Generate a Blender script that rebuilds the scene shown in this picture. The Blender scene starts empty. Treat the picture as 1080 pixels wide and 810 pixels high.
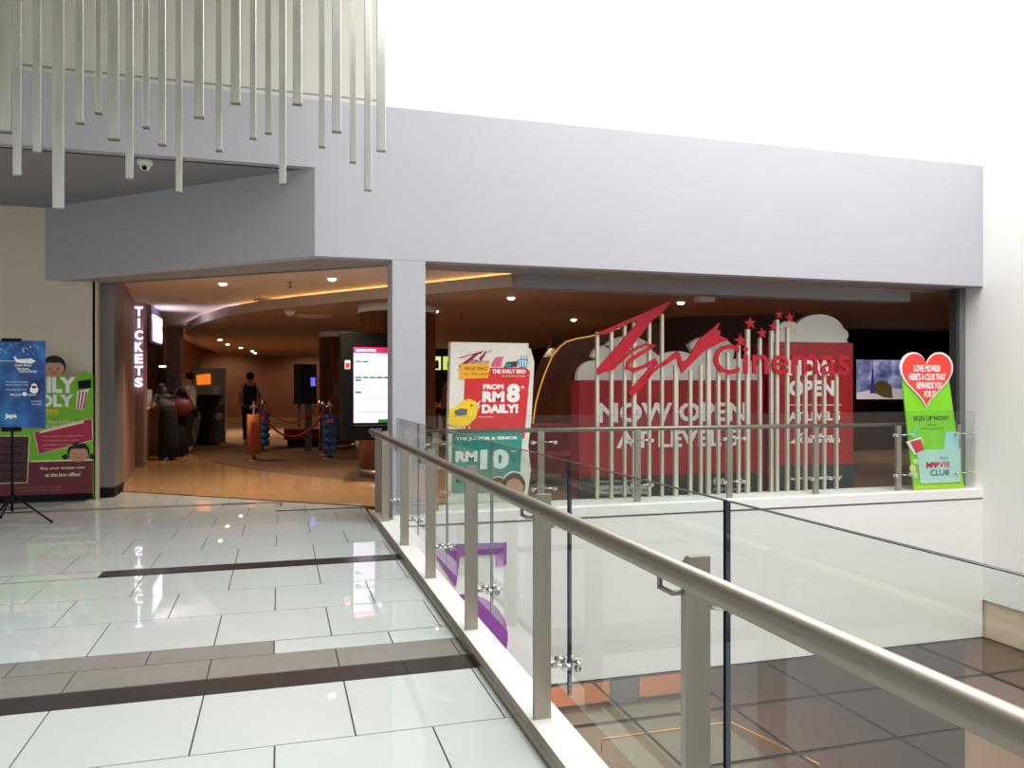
import bpy, bmesh, math, random
from mathutils import Vector, Matrix
random.seed(7)
scene = bpy.context.scene

# ---------------------------------------------------------------- camera, world, light
YAW = math.radians(16.3); SN = math.sin(YAW); CS = math.cos(YAW); FPX = 837.0; EYE = 1.4
cam_data = bpy.data.cameras.new('camera'); cam = bpy.data.objects.new('camera', cam_data)
scene.collection.objects.link(cam); scene.camera = cam
cam.location = (0, 0, EYE); cam.rotation_euler = (math.pi/2, 0, -YAW)
cam_data.sensor_width = 36; cam_data.lens = FPX/1080*36; cam_data.shift_y = 5/1080
cam_data.clip_start = .02; cam_data.clip_end = 200
scene.view_settings.view_transform = 'Standard'
scene.view_settings.look = 'None'; scene.view_settings.gamma = 1
scene.view_settings.use_curve_mapping = False
scene.view_settings.exposure = 0.0

world = bpy.data.worlds.new('atrium_daylight'); scene.world = world; world.use_nodes = True
bg = world.node_tree.nodes['Background']
bg.inputs[0].default_value = (.96, .98, 1.0, 1); bg.inputs[1].default_value = .60

def lamp(name, kind, loc, energy, color=(1, 1, 1), size=1, size_y=None, rot=(0, 0, 0), spot=None, blend=.6):
    l = bpy.data.lights.new(name, kind); o = bpy.data.objects.new(name, l); scene.collection.objects.link(o)
    l.energy = energy; l.color = color; o.location = loc; o.rotation_euler = rot
    if kind == 'AREA':
        l.size = size
        if size_y: l.shape = 'RECTANGLE'; l.size_y = size_y
    else:
        l.shadow_soft_size = size
    if kind == 'SPOT': l.spot_size = spot or 1.6; l.spot_blend = blend
    return o
lamp('skylight', 'AREA', (5.2, 2.5, 9.6), 1800, (.98, .99, 1), 7.5, 11)
lamp('lower_hall_fill', 'AREA', (4.5, 5, -2.05), 700, (1, .93, .90), 5, 5)  # added fill under the canopy, no fitting, brightens the lower hall
lamp('lower_shop_fill', 'AREA', (5.5, 13, -2.2), 700, (1, .9, .8), 6, 5)  # added fill without a fitting, brightens the lower shop area

# ---------------------------------------------------------------- helpers
def PY(x, y, Y):                                   # the point on the vertical plane Y seen at a pixel of the photo
    r = (x-540)/FPX; X = (Y*SN + r*Y*CS)/(CS - r*SN); d = X*SN + Y*CS
    return Vector((X, Y, EYE + (410-y)/FPX*d))
def PZ(x, y, z):                                   # the same on a horizontal plane
    d = FPX*(EYE-z)/(y-410); l = (x-540)/FPX*d
    return Vector((d*SN + l*CS, d*CS - l*SN, z))

def lin(c): return tuple(((v/255)/12.92 if v/255 <= .04045 else ((v/255+.055)/1.055)**2.4) for v in c)
MATS = {}
def mat(name, rgb, rough=.5, metal=0, emit=0, noise=.04, scale=6, spec=.5, stretch=None, erg=None, bump=0, coat=0):
    if name in MATS: return MATS[name]
    m = bpy.data.materials.new(name); m.use_nodes = True; nt = m.node_tree
    b = nt.nodes['Principled BSDF']; col = lin(rgb)
    b.inputs['Roughness'].default_value = rough; b.inputs['Metallic'].default_value = metal
    b.inputs['Specular IOR Level'].default_value = spec
    b.inputs['Coat Weight'].default_value = coat
    tc = nt.nodes.new('ShaderNodeTexCoord'); mp = nt.nodes.new('ShaderNodeMapping')
    mp.inputs['Scale'].default_value = stretch or (1, 1, 1)
    n = nt.nodes.new('ShaderNodeTexNoise'); n.inputs['Scale'].default_value = scale; n.inputs['Detail'].default_value = 3
    r = nt.nodes.new('ShaderNodeValToRGB')
    r.color_ramp.elements[0].position = .3; r.color_ramp.elements[1].position = .7
    r.color_ramp.elements[0].color = tuple(c*(1-noise) for c in col) + (1,)
    r.color_ramp.elements[1].color = tuple(min(1, c*(1+noise)) for c in col) + (1,)
    nt.links.new(tc.outputs['Object'], mp.inputs[0]); nt.links.new(mp.outputs[0], n.inputs[0])
    nt.links.new(n.outputs[0], r.inputs[0]); nt.links.new(r.outputs[0], b.inputs['Base Color'])
    if bump:
        bp = nt.nodes.new('ShaderNodeBump'); bp.inputs['Strength'].default_value = bump; bp.inputs['Distance'].default_value = .01
        nt.links.new(n.outputs[0], bp.inputs['Height']); nt.links.new(bp.outputs[0], b.inputs['Normal'])
    if emit:
        b.inputs['Emission Color'].default_value = lin(erg or rgb) + (1,); b.inputs['Emission Strength'].default_value = emit
    MATS[name] = m; return m

def glass_mat(name, tint, ior, gloss_rough=0.0):
    m = bpy.data.materials.new(name); m.use_nodes = True; nt = m.node_tree
    for n in list(nt.nodes): nt.nodes.remove(n)
    out = nt.nodes.new('ShaderNodeOutputMaterial'); mix = nt.nodes.new('ShaderNodeMixShader')
    tr = nt.nodes.new('ShaderNodeBsdfTransparent'); gl = nt.nodes.new('ShaderNodeBsdfGlossy')
    fr = nt.nodes.new('ShaderNodeFresnel'); ge = nt.nodes.new('ShaderNodeNewGeometry')
    mu = nt.nodes.new('ShaderNodeMath'); mu.operation = 'MULTIPLY'
    sb = nt.nodes.new('ShaderNodeMath'); sb.operation = 'SUBTRACT'; sb.inputs[0].default_value = 1
    fr.inputs[0].default_value = ior; tr.inputs[0].default_value = tuple(tint) + (1,)
    gl.inputs['Roughness'].default_value = gloss_rough
    nt.links.new(ge.outputs['Backfacing'], sb.inputs[1]); nt.links.new(sb.outputs[0], mu.inputs[1])
    nt.links.new(fr.outputs[0], mu.inputs[0]); nt.links.new(mu.outputs[0], mix.inputs[0])
    nt.links.new(tr.outputs[0], mix.inputs[1]); nt.links.new(gl.outputs[0], mix.inputs[2])
    nt.links.new(mix.outputs[0], out.inputs[0]); MATS[name] = m; return m

def wood_mat(name, a, b, rough=.35):
    m = bpy.data.materials.new(name); m.use_nodes = True; nt = m.node_tree; p = nt.nodes['Principled BSDF']
    tc = nt.nodes.new('ShaderNodeTexCoord'); mp = nt.nodes.new('ShaderNodeMapping'); mp.inputs['Scale'].default_value = (14, 14, .7)
    n = nt.nodes.new('ShaderNodeTexNoise'); n.inputs['Scale'].default_value = 1.6; n.inputs['Detail'].default_value = 4
    r = nt.nodes.new('ShaderNodeValToRGB'); r.color_ramp.elements[0].position = .36; r.color_ramp.elements[1].position = .64
    r.color_ramp.elements[0].color = lin(a) + (1,); r.color_ramp.elements[1].color = lin(b) + (1,)
    nt.links.new(tc.outputs['Object'], mp.inputs[0]); nt.links.new(mp.outputs[0], n.inputs[0])
    nt.links.new(n.outputs[0], r.inputs[0]); nt.links.new(r.outputs[0], p.inputs['Base Color'])
    p.inputs['Roughness'].default_value = rough; MATS[name] = m; return m

class MB:
    def __init__(s): s.v = []; s.f = []; s.m = []; s.sm = []; s.cut = []
    def add(s, vs, fs, mi=0, smooth=False):
        k = len(s.v); s.v += [Vector(v) for v in vs]
        for f in fs: s.f.append([k+i for i in f]); s.m.append(mi); s.sm.append(smooth)
        return s
    def box(s, x0, x1, y0, y1, z0, z1, mi=0):
        return s.add([(x0,y0,z0),(x1,y0,z0),(x1,y1,z0),(x0,y1,z0),(x0,y0,z1),(x1,y0,z1),(x1,y1,z1),(x0,y1,z1)],
                     [(0,3,2,1),(4,5,6,7),(0,1,5,4),(1,2,6,5),(2,3,7,6),(3,0,4,7)], mi)
    def bevbox(s, x0, x1, y0, y1, z0, z1, b=.005, mi=0):
        bm = bmesh.new(); bmesh.ops.create_cube(bm, size=1)
        for v in bm.verts: v.co = Vector(((x0+x1)/2+v.co.x*(x1-x0), (y0+y1)/2+v.co.y*(y1-y0), (z0+z1)/2+v.co.z*(z1-z0)))
        bmesh.ops.bevel(bm, geom=list(bm.edges), offset=b, segments=2, affect='EDGES', profile=.5)
        bm.verts.index_update()
        s.add([v.co.copy() for v in bm.verts], [[v.index for v in f.verts] for f in bm.faces], mi); bm.free(); return s
    def prism(s, poly, z0, z1, mi=0):
        a = sum(poly[i][0]*poly[(i+1)%len(poly)][1]-poly[(i+1)%len(poly)][0]*poly[i][1] for i in range(len(poly)))
        if a < 0: poly = poly[::-1]
        n = len(poly)
        return s.add([(p[0],p[1],z0) for p in poly]+[(p[0],p[1],z1) for p in poly],
                     [tuple(range(n))[::-1], tuple(range(n,2*n))]+[(i,(i+1)%n,n+(i+1)%n,n+i) for i in range(n)], mi)
    def ribbon(s, path, z0, z1, t, mi=0):           # a vertical wall of thickness t along a plan path
        L = []; R = []
        for i, p in enumerate(path):
            a = Vector(path[max(i-1,0)]); b = Vector(path[min(i+1,len(path)-1)]); d = (b-a).normalized(); n = Vector((-d.y, d.x))*t/2
            L.append(Vector(p)+n); R.append(Vector(p)-n)
        for i in range(len(path)-1):
            s.prism([L[i],L[i+1],R[i+1],R[i]], z0, z1, mi)
        return s
    def tube(s, pts, r, n=10, mi=0, cap=True, smooth=True):
        pts = [Vector(p) for p in pts]; rings = []
        rr = r if isinstance(r, (list, tuple)) else [r]*len(pts)
        up = None
        for i, p in enumerate(pts):
            d = (pts[min(i+1,len(pts)-1)]-pts[max(i-1,0)]).normalized()
            if up is None: up = d.orthogonal().normalized()
            u = (up - d*up.dot(d)).normalized(); w = d.cross(u); up = u
            rings.append([p + (u*math.cos(a)+w*math.sin(a))*rr[i] for a in (2*math.pi*k/n for k in range(n))])
        vs = [v for g in rings for v in g]; fs = []
        for i in range(len(pts)-1):
            for k in range(n): fs.append((i*n+k, i*n+(k+1)%n, (i+1)*n+(k+1)%n, (i+1)*n+k))
        s.add(vs, fs, mi, smooth)
        if cap: s.add(rings[0], [tuple(range(n))[::-1]], mi); s.add(rings[-1], [tuple(range(n))], mi)
        return s
    def lathe(s, c, prof, n=24, mi=0, smooth=True):
        c = Vector(c); vs = []; fs = []
        for r, z in prof:
            for k in range(n): vs.append(c+Vector((r*math.cos(2*math.pi*k/n), r*math.sin(2*math.pi*k/n), z)))
        for i in range(len(prof)-1):
            for k in range(n): fs.append((i*n+k, i*n+(k+1)%n, (i+1)*n+(k+1)%n, (i+1)*n+k))
        s.add(vs, fs, mi, smooth)
        if prof[0][0] > 1e-4: s.add(vs[:n], [tuple(range(n))[::-1]], mi)
        if prof[-1][0] > 1e-4: s.add(vs[-n:], [tuple(range(n))], mi)
        return s
    def ball(s, c, r, n=14, mi=0):
        rx, ry, rz = r if isinstance(r, (list, tuple)) else (r, r, r)
        c = Vector(c); vs = []; fs = []; m = n//2+1
        for i in range(m+1):
            t = math.pi*i/m
            for k in range(n): a = 2*math.pi*k/n; vs.append(c+Vector((rx*math.sin(t)*math.cos(a), ry*math.sin(t)*math.sin(a), -rz*math.cos(t))))
        for i in range(m):
            for k in range(n): fs.append((i*n+k, i*n+(k+1)%n, (i+1)*n+(k+1)%n, (i+1)*n+k))
        return s.add(vs, fs, mi, True)
    def plate(s, pts, fr, t=.002, off=0, mi=0):     # a flat cut-out in a frame: front at off+t, back at off
        n = len(pts)
        a = sum(pts[i][0]*pts[(i+1)%n][1]-pts[(i+1)%n][0]*pts[i][1] for i in range(n))
        if a < 0: pts = pts[::-1]
        return s.add([fr(p[0],p[1],off) for p in pts]+[fr(p[0],p[1],off+t) for p in pts],
                     [tuple(range(n))[::-1], tuple(range(n,2*n))]+[(i,(i+1)%n,n+(i+1)%n,n+i) for i in range(n)], mi)

ORIGIN = {}
def wo(p): return ORIGIN.get(p.name, Vector((0,0,0))) if p else Vector((0,0,0))
def build(name, mb, mats, parent=None, label=None):
    if not isinstance(mats, (list, tuple)): mats = [mats]
    if len(mb.cut) > 1:                              # each line of writing is a part of its own
        cs_ = mb.cut + [(len(mb.v), len(mb.f))]; cs_[0] = (0, 0)
        for (va, fa), (vb, fb) in zip(cs_[:-1], cs_[1:]):
            m2 = MB(); m2.v = mb.v[va:vb]; m2.f = [[i-va for i in f] for f in mb.f[fa:fb]]; m2.m = mb.m[fa:fb]; m2.sm = mb.sm[fa:fb]
            o = build(name, m2, mats, parent, label)
        return o
    me = bpy.data.meshes.new(name)
    if parent: o0 = wo(parent)
    else:
        xs = [v.x for v in mb.v]; ys = [v.y for v in mb.v]; zs = [v.z for v in mb.v]
        o0 = Vector(((min(xs)+max(xs))/2, (min(ys)+max(ys))/2, min(zs)))
    me.from_pydata([v-o0 for v in mb.v], [], mb.f)
    for m in mats: me.materials.append(m)
    for p, mi, sm in zip(me.polygons, mb.m, mb.sm): p.material_index = mi; p.use_smooth = sm
    bm = bmesh.new(); bm.from_mesh(me)
    if any(mb.sm): bmesh.ops.remove_doubles(bm, verts=bm.verts, dist=1e-5)
    if bmesh and any(mb.sm): bmesh.ops.recalc_face_normals(bm, faces=bm.faces)
    bm.to_mesh(me); bm.free(); me.update()
    o = bpy.data.objects.new(name, me); scene.collection.objects.link(o)
    if parent: o.parent = parent
    else: o.location = o0
    ORIGIN[o.name] = o0
    if label: o['label'] = label
    return o
def tag(o, label, cat, group=None, kind=None):
    o['label'] = label; o['category'] = cat
    if group: o['group'] = group
    if kind: o['kind'] = kind
    return o
def thing(name, label, cat, loc, group=None):
    o = bpy.data.objects.new(name, None); scene.collection.objects.link(o); o.location = loc
    o.empty_display_size = .1; ORIGIN[o.name] = Vector(loc); return tag(o, label, cat, group)
def struct(name, mb, mats):
    o = build(name, mb, mats); o['kind'] = 'structure'; return o
def frame(o, u=(1,0,0), v=(0,0,1)):
    o = Vector(o); u = Vector(u).normalized(); v = Vector(v).normalized(); n = u.cross(v)
    f = lambda a, b, c=0: o + u*a + v*b + n*c
    return f
_tc = {}
def text_mesh(body, bold=.02):
    k = (body, bold)
    if k in _tc: return _tc[k]
    c = bpy.data.curves.new('glyphs', 'FONT'); c.body = body; c.size = 1; c.offset = bold; c.resolution_u = 3
    c.fill_mode = 'FRONT'
    o = bpy.data.objects.new('glyphs', c); scene.collection.objects.link(o)
    dg = bpy.context.evaluated_depsgraph_get(); me = bpy.data.meshes.new_from_object(o.evaluated_get(dg))
    vs = [v.co.copy() for v in me.vertices]; fs = [list(p.vertices) for p in me.polygons]
    bpy.data.objects.remove(o); bpy.data.curves.remove(c); bpy.data.meshes.remove(me)
    x0 = min(v.x for v in vs); x1 = max(v.x for v in vs); y0 = min(v.y for v in vs); y1 = max(v.y for v in vs)
    _tc[k] = ([((v.x-x0)/(x1-x0), (v.y-y0)/(y1-y0)) for v in vs], fs, (x1-x0)/(y1-y0)); return _tc[k]
def put_text(mb, body, fr, u0, v0, w=None, h=None, off=.003, mi=0, bold=.02, center=False, slant=0, thick=0):
    vs, fs, asp = text_mesh(body, bold)
    if w is None: w = h*asp
    if h is None: h = w/asp
    if center: u0 -= w/2
    P = [fr(u0+a*w+slant*b*h, v0+b*h, off+thick) for a, b in vs]
    mb.cut.append((len(mb.v), len(mb.f)))
    mb.add(P, fs, mi)
    if thick:
        edges = {}
        for f in fs:
            for i in range(len(f)):
                a, b = f[i], f[(i+1)%len(f)]; edges[(a, b)] = edges.get((a, b), 0)+1
        B = [fr(u0+a*w+slant*b*h, v0+b*h, off) for a, b in vs]; n = len(vs)
        side = [(b, a, n+a, n+b) for (a, b) in edges if (b, a) not in edges]
        mb.add(P+B, side, mi)
    return w
def circ(cx, cy, r, n=20, a0=0, a1=360, ry=None):
    full = abs(a1-a0) >= 360; k = n if full else n+1
    return [(cx+r*math.cos(math.radians(a0+(a1-a0)*i/n)), cy+(ry or r)*math.sin(math.radians(a0+(a1-a0)*i/n))) for i in range(k)]
def rrect(x0, y0, x1, y1, r, n=5):
    out = []
    for cx, cy, a in ((x1-r,y1-r,0),(x0+r,y1-r,90),(x0+r,y0+r,180),(x1-r,y0+r,270)): out += circ(cx, cy, r, n, a, a+90)
    return out
def star(cx, cy, r, rot=90, k=.42):
    return [(cx+(r if i%2==0 else r*k)*math.cos(math.radians(rot+36*i)), cy+(r if i%2==0 else r*k)*math.sin(math.radians(rot+36*i))) for i in range(10)]
def copy_tree(o, parent=None):
    c = o.copy(); scene.collection.objects.link(c); c.parent = parent
    for ch in list(o.children): copy_tree(ch, c)
    return c
ORD = ['first','second','third','fourth','fifth','sixth','seventh','eighth','ninth','tenth','eleventh','twelfth','thirteenth',
       'fourteenth','fifteenth','sixteenth','seventeenth','eighteenth','nineteenth','twentieth','twenty-first','twenty-second','twenty-third']

# ---------------------------------------------------------------- materials
M_tile = mat('white_tile', (201,206,202), .022, noise=.02, scale=1.2, spec=.6)
M_greyt = mat('grey_stone_tile', (140,134,127), .28, noise=.06, scale=9, spec=.3)
M_darkt = mat('dark_stone_tile', (58,52,51), .24, noise=.08, scale=12, spec=.3)
M_grout = mat('grout', (62,62,62), .8)
M_ftile = mat('foyer_tile', (190,152,110), .10, noise=.04, scale=2)
M_carpet = mat('foyer_carpet', (108,84,60), .9, noise=.25, scale=40)
M_thr = mat('threshold_stone', (90,58,40), .2)
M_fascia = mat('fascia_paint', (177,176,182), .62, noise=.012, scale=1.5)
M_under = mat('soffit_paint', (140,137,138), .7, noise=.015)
M_white = mat('white_paint', (238,237,232), .6, noise=.01, scale=1)
M_cream = mat('cream_paint', (202,199,186), .65, noise=.015, scale=1)
M_cream2 = mat('warm_cream_paint', (214,202,180), .65, noise=.015, scale=1)
M_beige = mat('beige_paint', (206,190,166), .65)
M_ceil = mat('foyer_ceiling_paint', (216,200,186), .8, noise=.02)
M_ceil2 = mat('brown_ceiling_paint', (176,146,124), .7, noise=.02)
M_steel = mat('brushed_steel', (158,150,140), .36, 1, noise=.06, scale=30, stretch=(1,1,.05))
M_post = mat('warm_steel_flat', (168,158,146), .42, .65, noise=.05, scale=20, stretch=(1,1,.1))
M_rail = mat('satin_steel_tube', (146,138,127), .42, .9, noise=.05, scale=10, stretch=(10,.2,10))
M_chrome = mat('polished_steel', (215,215,215), .10, 1, noise=.02)
M_rod = mat('aluminium_tube', (214,214,205), .26, 1, noise=.10, scale=5, stretch=(3,3,.4))
M_black = mat('black_plastic', (7,7,8), .5, noise=.1, spec=.2)
M_blackc = mat('black_cloth', (22,22,26), .9, noise=.15, scale=30)
M_brownw = mat('brown_wall_panel', (150,104,76), .55, noise=.06, scale=2)
M_pier = mat('taupe_pier_panel', (150,122,112), .5, noise=.03)
M_darkw = mat('dark_brown_wall', (70,50,42), .5, noise=.12, scale=3)
M_leather = mat('dark_leather_panel', (104,68,46), .34, noise=.22, scale=4, bump=.2)
M_gold = mat('gold_light_line', (255,186,84), .4, emit=.6)
M_wood = wood_mat('walnut_veneer', (98,56,36), (146,92,62))
M_frame = mat('grey_metal_frame', (120,118,118), .42, .3)
M_lens = mat('lamp_lens', (255,226,178), .4, emit=14)
M_cove = mat('cove_strip', (255,206,130), .4, emit=11)
M_coolstrip = mat('cool_strip', (226,222,255), .4, emit=11)
M_ltr = mat('white_lit_letter', (240,230,255), .4, emit=1.7)
M_red = mat('sign_red', (178,24,42), .45, spec=.3)
M_bred = mat('board_red', (166,32,38), .45, noise=.02)
M_bwhite = mat('board_white', (232,230,222), .5, noise=.02)
M_char = mat('board_charcoal', (62,62,66), .5)
M_barm = mat('sign_bar_metal', (204,196,180), .4, .3, noise=.03)
M_pgreen = mat('poster_green', (120,188,40), .5)
M_pmaroon = mat('poster_maroon', (106,34,48), .5)
M_pcrim = mat('poster_crimson', (178,40,76), .5)
M_pcream = mat('poster_cream', (238,226,190), .5)
M_pwhite = mat('print_white', (245,245,242), .5)
M_skin = mat('skin', (196,146,112), .55)
M_hair = mat('hair_black', (24,20,20), .6)
M_teal = mat('print_teal', (36,146,132), .45)
M_vred = mat('print_red', (216,42,46), .45)
M_yel = mat('print_yellow', (246,206,40), .45)
M_ora = mat('print_orange', (250,176,36), .45)
M_pink = mat('print_pink', (224,96,130), .45)
M_pgrey = mat('print_grey', (96,104,116), .5)
M_board = mat('standee_board', (232,226,212), .6)
M_lime = mat('lime_green', (132,214,30), .45)
M_heart = mat('heart_red', (232,64,54), .4)
M_mint = mat('mint_card', (186,222,214), .5)
M_purple = mat('purple_acrylic', (150,84,168), .4)
M_lower = mat('lower_brown_tile', (100,82,80), .2, noise=.08, scale=2)
M_lor = mat('orange_laminate', (206,142,92), .4)
M_lgrn = mat('grey_green_reflection', (100,110,98), .8)
M_brass = mat('brass', (220,176,96), .2, 1)
M_glass = glass_mat('clear_glass', (.945, .975, .958), 1.56)
M_canopy = glass_mat('bronze_glass', (.66, .57, .54), 1.5)
M_dome = glass_mat('smoked_dome', (.25, .25, .27), 1.5)

# ---------------------------------------------------------------- setting: walkway floor
fl = MB()
fl.prism([(-9,-4),(.955,-4),(.955,9.57),(-2.36,12.1),(-9,12.1)], -.35, -.004, 0)
G = .0035
def tile(x0, x1, y0, y1, m, clipx=.955):
    x1 = min(x1, clipx)
    if x1-x0 > .02: fl.box(x0+G, x1-G, y0+G, y1-G, -.02, 0, m)
def row(y0, y1, phase, m=1, xmin=-7.5, xmax=.955):
    x = phase - math.ceil((phase+7.5)/.627)*.627
    while x < xmax:
        a, b = max(x, xmin), min(x+.627, xmax)
        tile(a, b, y0, y1, m); x += .627
y = 3.875
for i in range(13): row(y-.625, y, -.02-(.3135 if i%2==0 else 0), 1); y -= .625
row(3.875, 4.075, -.65, 3)
row(4.085, 4.375, -.34, 2)
row(4.375, 4.60, -.03, 2, xmax=-.03); row(4.375, 4.60, -.03, 1, xmin=-.03)
row(4.605, 5.225, -.345, 1); row(5.225, 5.845, -.03, 1); row(5.845, 6.49, -.345, 1)
row(6.51, 6.72, -.03, 3, xmin=-1.30); row(6.51, 6.72, -.03, 1, xmax=-1.30)
yy = 6.735
for i in range(5): row(yy, yy+.62, -.345 if i%2==0 else -.03, 1); yy += .62
y1 = yy
row(yy, 10.12, -.03, 1, xmax=.0)
row(10.13, 10.29, -.03, 2, xmin=-2.7, xmax=-.05-.627)
# the far strip runs up to the oblique threshold, so its tiles are cut to it
def thr_x(Y): return 1.13 - (Y-9.44)*(3.49/2.66)
def clip_thr(poly):                                  # keep the part in front of the threshold line
    f = lambda p: thr_x(p[1]) - p[0] - .03; out = []
    for i in range(len(poly)):
        p, q_ = poly[i], poly[(i+1)%len(poly)]; a, b = f(p), f(q_)
        if a >= 0: out.append(p)
        if a*b < 0: t_ = a/(a-b); out.append((p[0]+(q_[0]-p[0])*t_, p[1]+(q_[1]-p[1])*t_))
    return out
ys = [yy, 10.13, 10.29, 10.9, 11.5, 12.1]
for i in range(len(ys)-1):
    a, b = ys[i], ys[i+1]; X = -7.5 + (.31 if i%2 else 0)
    while X < .95:
        if (i == 0 and X < -.1) or (i == 1 and X < -.6): X += .627; continue
        p = clip_thr([(X+G,a+G),(min(X+.627,.955)-G,a+G),(min(X+.627,.955)-G,b-G),(X+G,b-G)])
        if len(p) > 2: fl.prism(p, -.02, 0, 2 if (i == 1 and X > -2.7) else 1)
        X += .627
struct('floor', fl, [M_grout, M_tile, M_greyt, M_darkt])

# foyer floor: warm tile, curved carpet
ARC = [(3.75,8.92),(2.82,10.08),(1.9,11.3),(1.25,12.1),(.28,13.35),(-.35,14.3),(-.9,15.4),(-1.5,17.2),(-1.95,19.1),(-2.2,20.8),(-2.3,23)]
ff = MB()
ff.prism([(1.13,9.44),(1.02,9.57),(.955,9.57),(-2.36,12.1),(-5.5,14),(-5.5,36),(20,36),(20,8.85),(1.4,8.85)], -.3, -.006, 0)
ff.prism(ARC[::-1]+[(20,8.92),(20,36),(-2.3,36)], -.006, .001, 1)
ff.ribbon([(1.13,9.44),(-2.36,12.1)], -.01, .003, .06, 2)
# foyer tile joints as thin dark inlays
for k in range(6):
    t = (k+.4)/6; a = Vector((1.13-3.49*t, 9.44+2.66*t)); d = Vector((.35,.93)).normalized()
    ff.ribbon([a+d*.05, a+d*5.2], -.006, -.0055, .006, 3)
for k in range(1, 3):
    d = Vector((.35,.93)).normalized()*(k*1.5)
    ff.ribbon([Vector((1.13,9.44))+d, Vector((-2.36,12.1))+d], -.006, -.0054, .006, 3)
struct('floor', ff, [M_ftile, M_carpet, M_thr, M_grout])
# wooden threshold plate in front of the pillar
struct('trim_1', MB().box(-.05,1.0,9.44,9.50,-.005,.004), M_thr)

# the glass-edge ledge and its metal strip
led = MB(); yv = -3.5
while yv < 9.0:
    led.box(.987, 1.14, yv+.003, min(yv+1.25,9.05)-.003, -.02, .032); yv += 1.25
led.box(.955, 1.135, -3.5, 9.05, -.42, .028)
struct('trim_2', led, M_white)
struct('trim_3', MB().bevbox(.952,.986,-3.5,9.05,-.01,.042,.004), M_steel)
# far ledge and the white edge of the upper floor
fw = MB(); fw.box(1.14,8.9,8.30,8.90,-.035,.075); fw.box(1.14,8.9,8.335,8.9,-.07,-.03,1); fw.box(1.14,8.9,8.31,8.55,-1.87,-.06)  # the darker recessed band paints in the shadow line under the ledge
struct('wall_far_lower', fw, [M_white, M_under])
struct('wall_walkway_side', MB().box(.95,1.12,-3.5,8.31,-1.9,-.36), M_darkw)

# fascia and the walls above
struct('wall_fascia', MB().prism([(.34,8.3),(8.9,8.3),(8.9,8.46),(.34,8.46)],2.75,4.34).prism([(-9,8.3),(.34,8.3),(.34,8.46),(-9,8.46)],3.65,4.34), M_fascia)
struct('wall_fascia_oblique', MB().prism([(.34,8.3),(.34,8.5),(-2.66,11.15),(-2.80,11.1)],2.75,3.7), M_fascia)
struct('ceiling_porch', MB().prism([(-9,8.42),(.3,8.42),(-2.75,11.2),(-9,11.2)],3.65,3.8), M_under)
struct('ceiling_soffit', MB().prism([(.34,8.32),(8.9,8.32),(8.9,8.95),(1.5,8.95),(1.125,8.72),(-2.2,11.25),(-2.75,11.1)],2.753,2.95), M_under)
struct('wall_upper_left', MB().box(-9,1.07,8.40,8.6,4.34,7.5), M_cream)
struct('trim_4', MB().box(-9,1.07,8.36,8.42,4.34,4.40).box(-9,1.07,8.385,8.41,4.40,4.43,1), [M_cream, M_under])
struct('wall_upper_right', MB().box(1.07,8.95,8.36,8.6,4.34,9.5), M_white)
struct('wall_right', MB().box(8.9,9.1,-6,8.62,-1.38,9.5), M_white)
struct('wall_right_lower', MB().box(8.93,9.1,-6,8.62,-4.6,-1.37), M_beige)
struct('ceiling_walkway', MB().box(-9,1.07,-6,8.5,6.6,6.8), M_cream)
struct('wall_left', MB().box(-9,-2.22,11.1,11.28,0,3.7).box(-2.40,-2.235,11.2,12.0,0,2.96), M_cream2)
struct('wall_pillar', MB().bevbox(1.125,1.475,8.302,8.68,.0,2.752,.004), M_fascia)
# shopfront jamb at the left of the entrance
struct('trim_5', MB().box(-2.24,-2.05,11.27,11.9,.13,2.96), M_frame)
struct('trim_6', MB().box(-2.24,-2.05,11.26,11.91,0,.13), M_black)
struct('trim_7', MB().ribbon([(-2.22,11.28),(1.13,8.73)],2.742,2.775,.05).box(-2.27,-2.24,11.10,11.16,0,2.76), M_frame)
struct('wall_entrance_left', MB().prism([(-2.10,11.9),(-2.50,15.6),(-2.8,15.6),(-2.3,11.9)],0,2.96), M_pier)
struct('wall_pier', MB().box(-2.72,-2.36,15.6,16.0,0,2.96), M_pier)
struct('trim_8', MB().box(8.80,8.90,8.58,8.75,.075,2.76).box(8.765,8.80,8.60,8.70,.075,2.76,1), [M_frame, M_char])
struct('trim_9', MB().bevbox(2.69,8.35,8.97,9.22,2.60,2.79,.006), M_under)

# foyer shell
struct('ceiling_foyer', MB().prism([(-6,11.3),(-2.5,11.3),(-2.3,11.2),(1.1,8.7),(20,8.7),(20,36),(-6,36)],2.96,3.1), M_ceil)
struct('ceiling_curved_bulkhead', MB().prism(ARC[::-1]+[(20,8.93),(20,36),(-2.3,36)],2.74,2.86), M_ceil2)
struct('wall_foyer_back', MB().box(-7,20,34,34.2,0,3), M_brownw)
struct('baseboard_back', MB().box(-6,12,33.9,34,0,.22), mat('pale_skirting', (190,150,96), .3))
struct('wall_foyer_left', MB().box(-4.6,-4.4,15.9,22.5,0,3).box(-4.4,-3.1,22.3,22.5,0,3).box(-3.1,-2.9,22.3,34,0,3), M_brownw)
struct('wall_foyer_column', MB().box(-2.75,-2.42,21.6,22.3,0,2.96), M_pier)
struct('wall_foyer_right', MB().prism([(7.0,13.4),(9.0,12.2),(9.3,15.0),(20,15.0),(20,27),(8.5,27)],0,2.95), M_darkw)
struct('wall_foyer_end', MB().box(15,15.2,8.9,15,0,3).box(9.1,15.2,8.62,8.9,-.1,3.0), M_darkw)
cs = MB()
pts = [Vector((a[0],a[1])) for a in ARC]
cs.ribbon([p + Vector((.24,.22)) for p in pts[1:7]], 2.862, 2.885, .05)
struct('trim_10', cs, M_cove)
struct('trim_11', MB().ribbon([p + Vector((.22,.12)) for p in pts[6:10]], 2.862, 2.885, .05), M_coolstrip)
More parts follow.
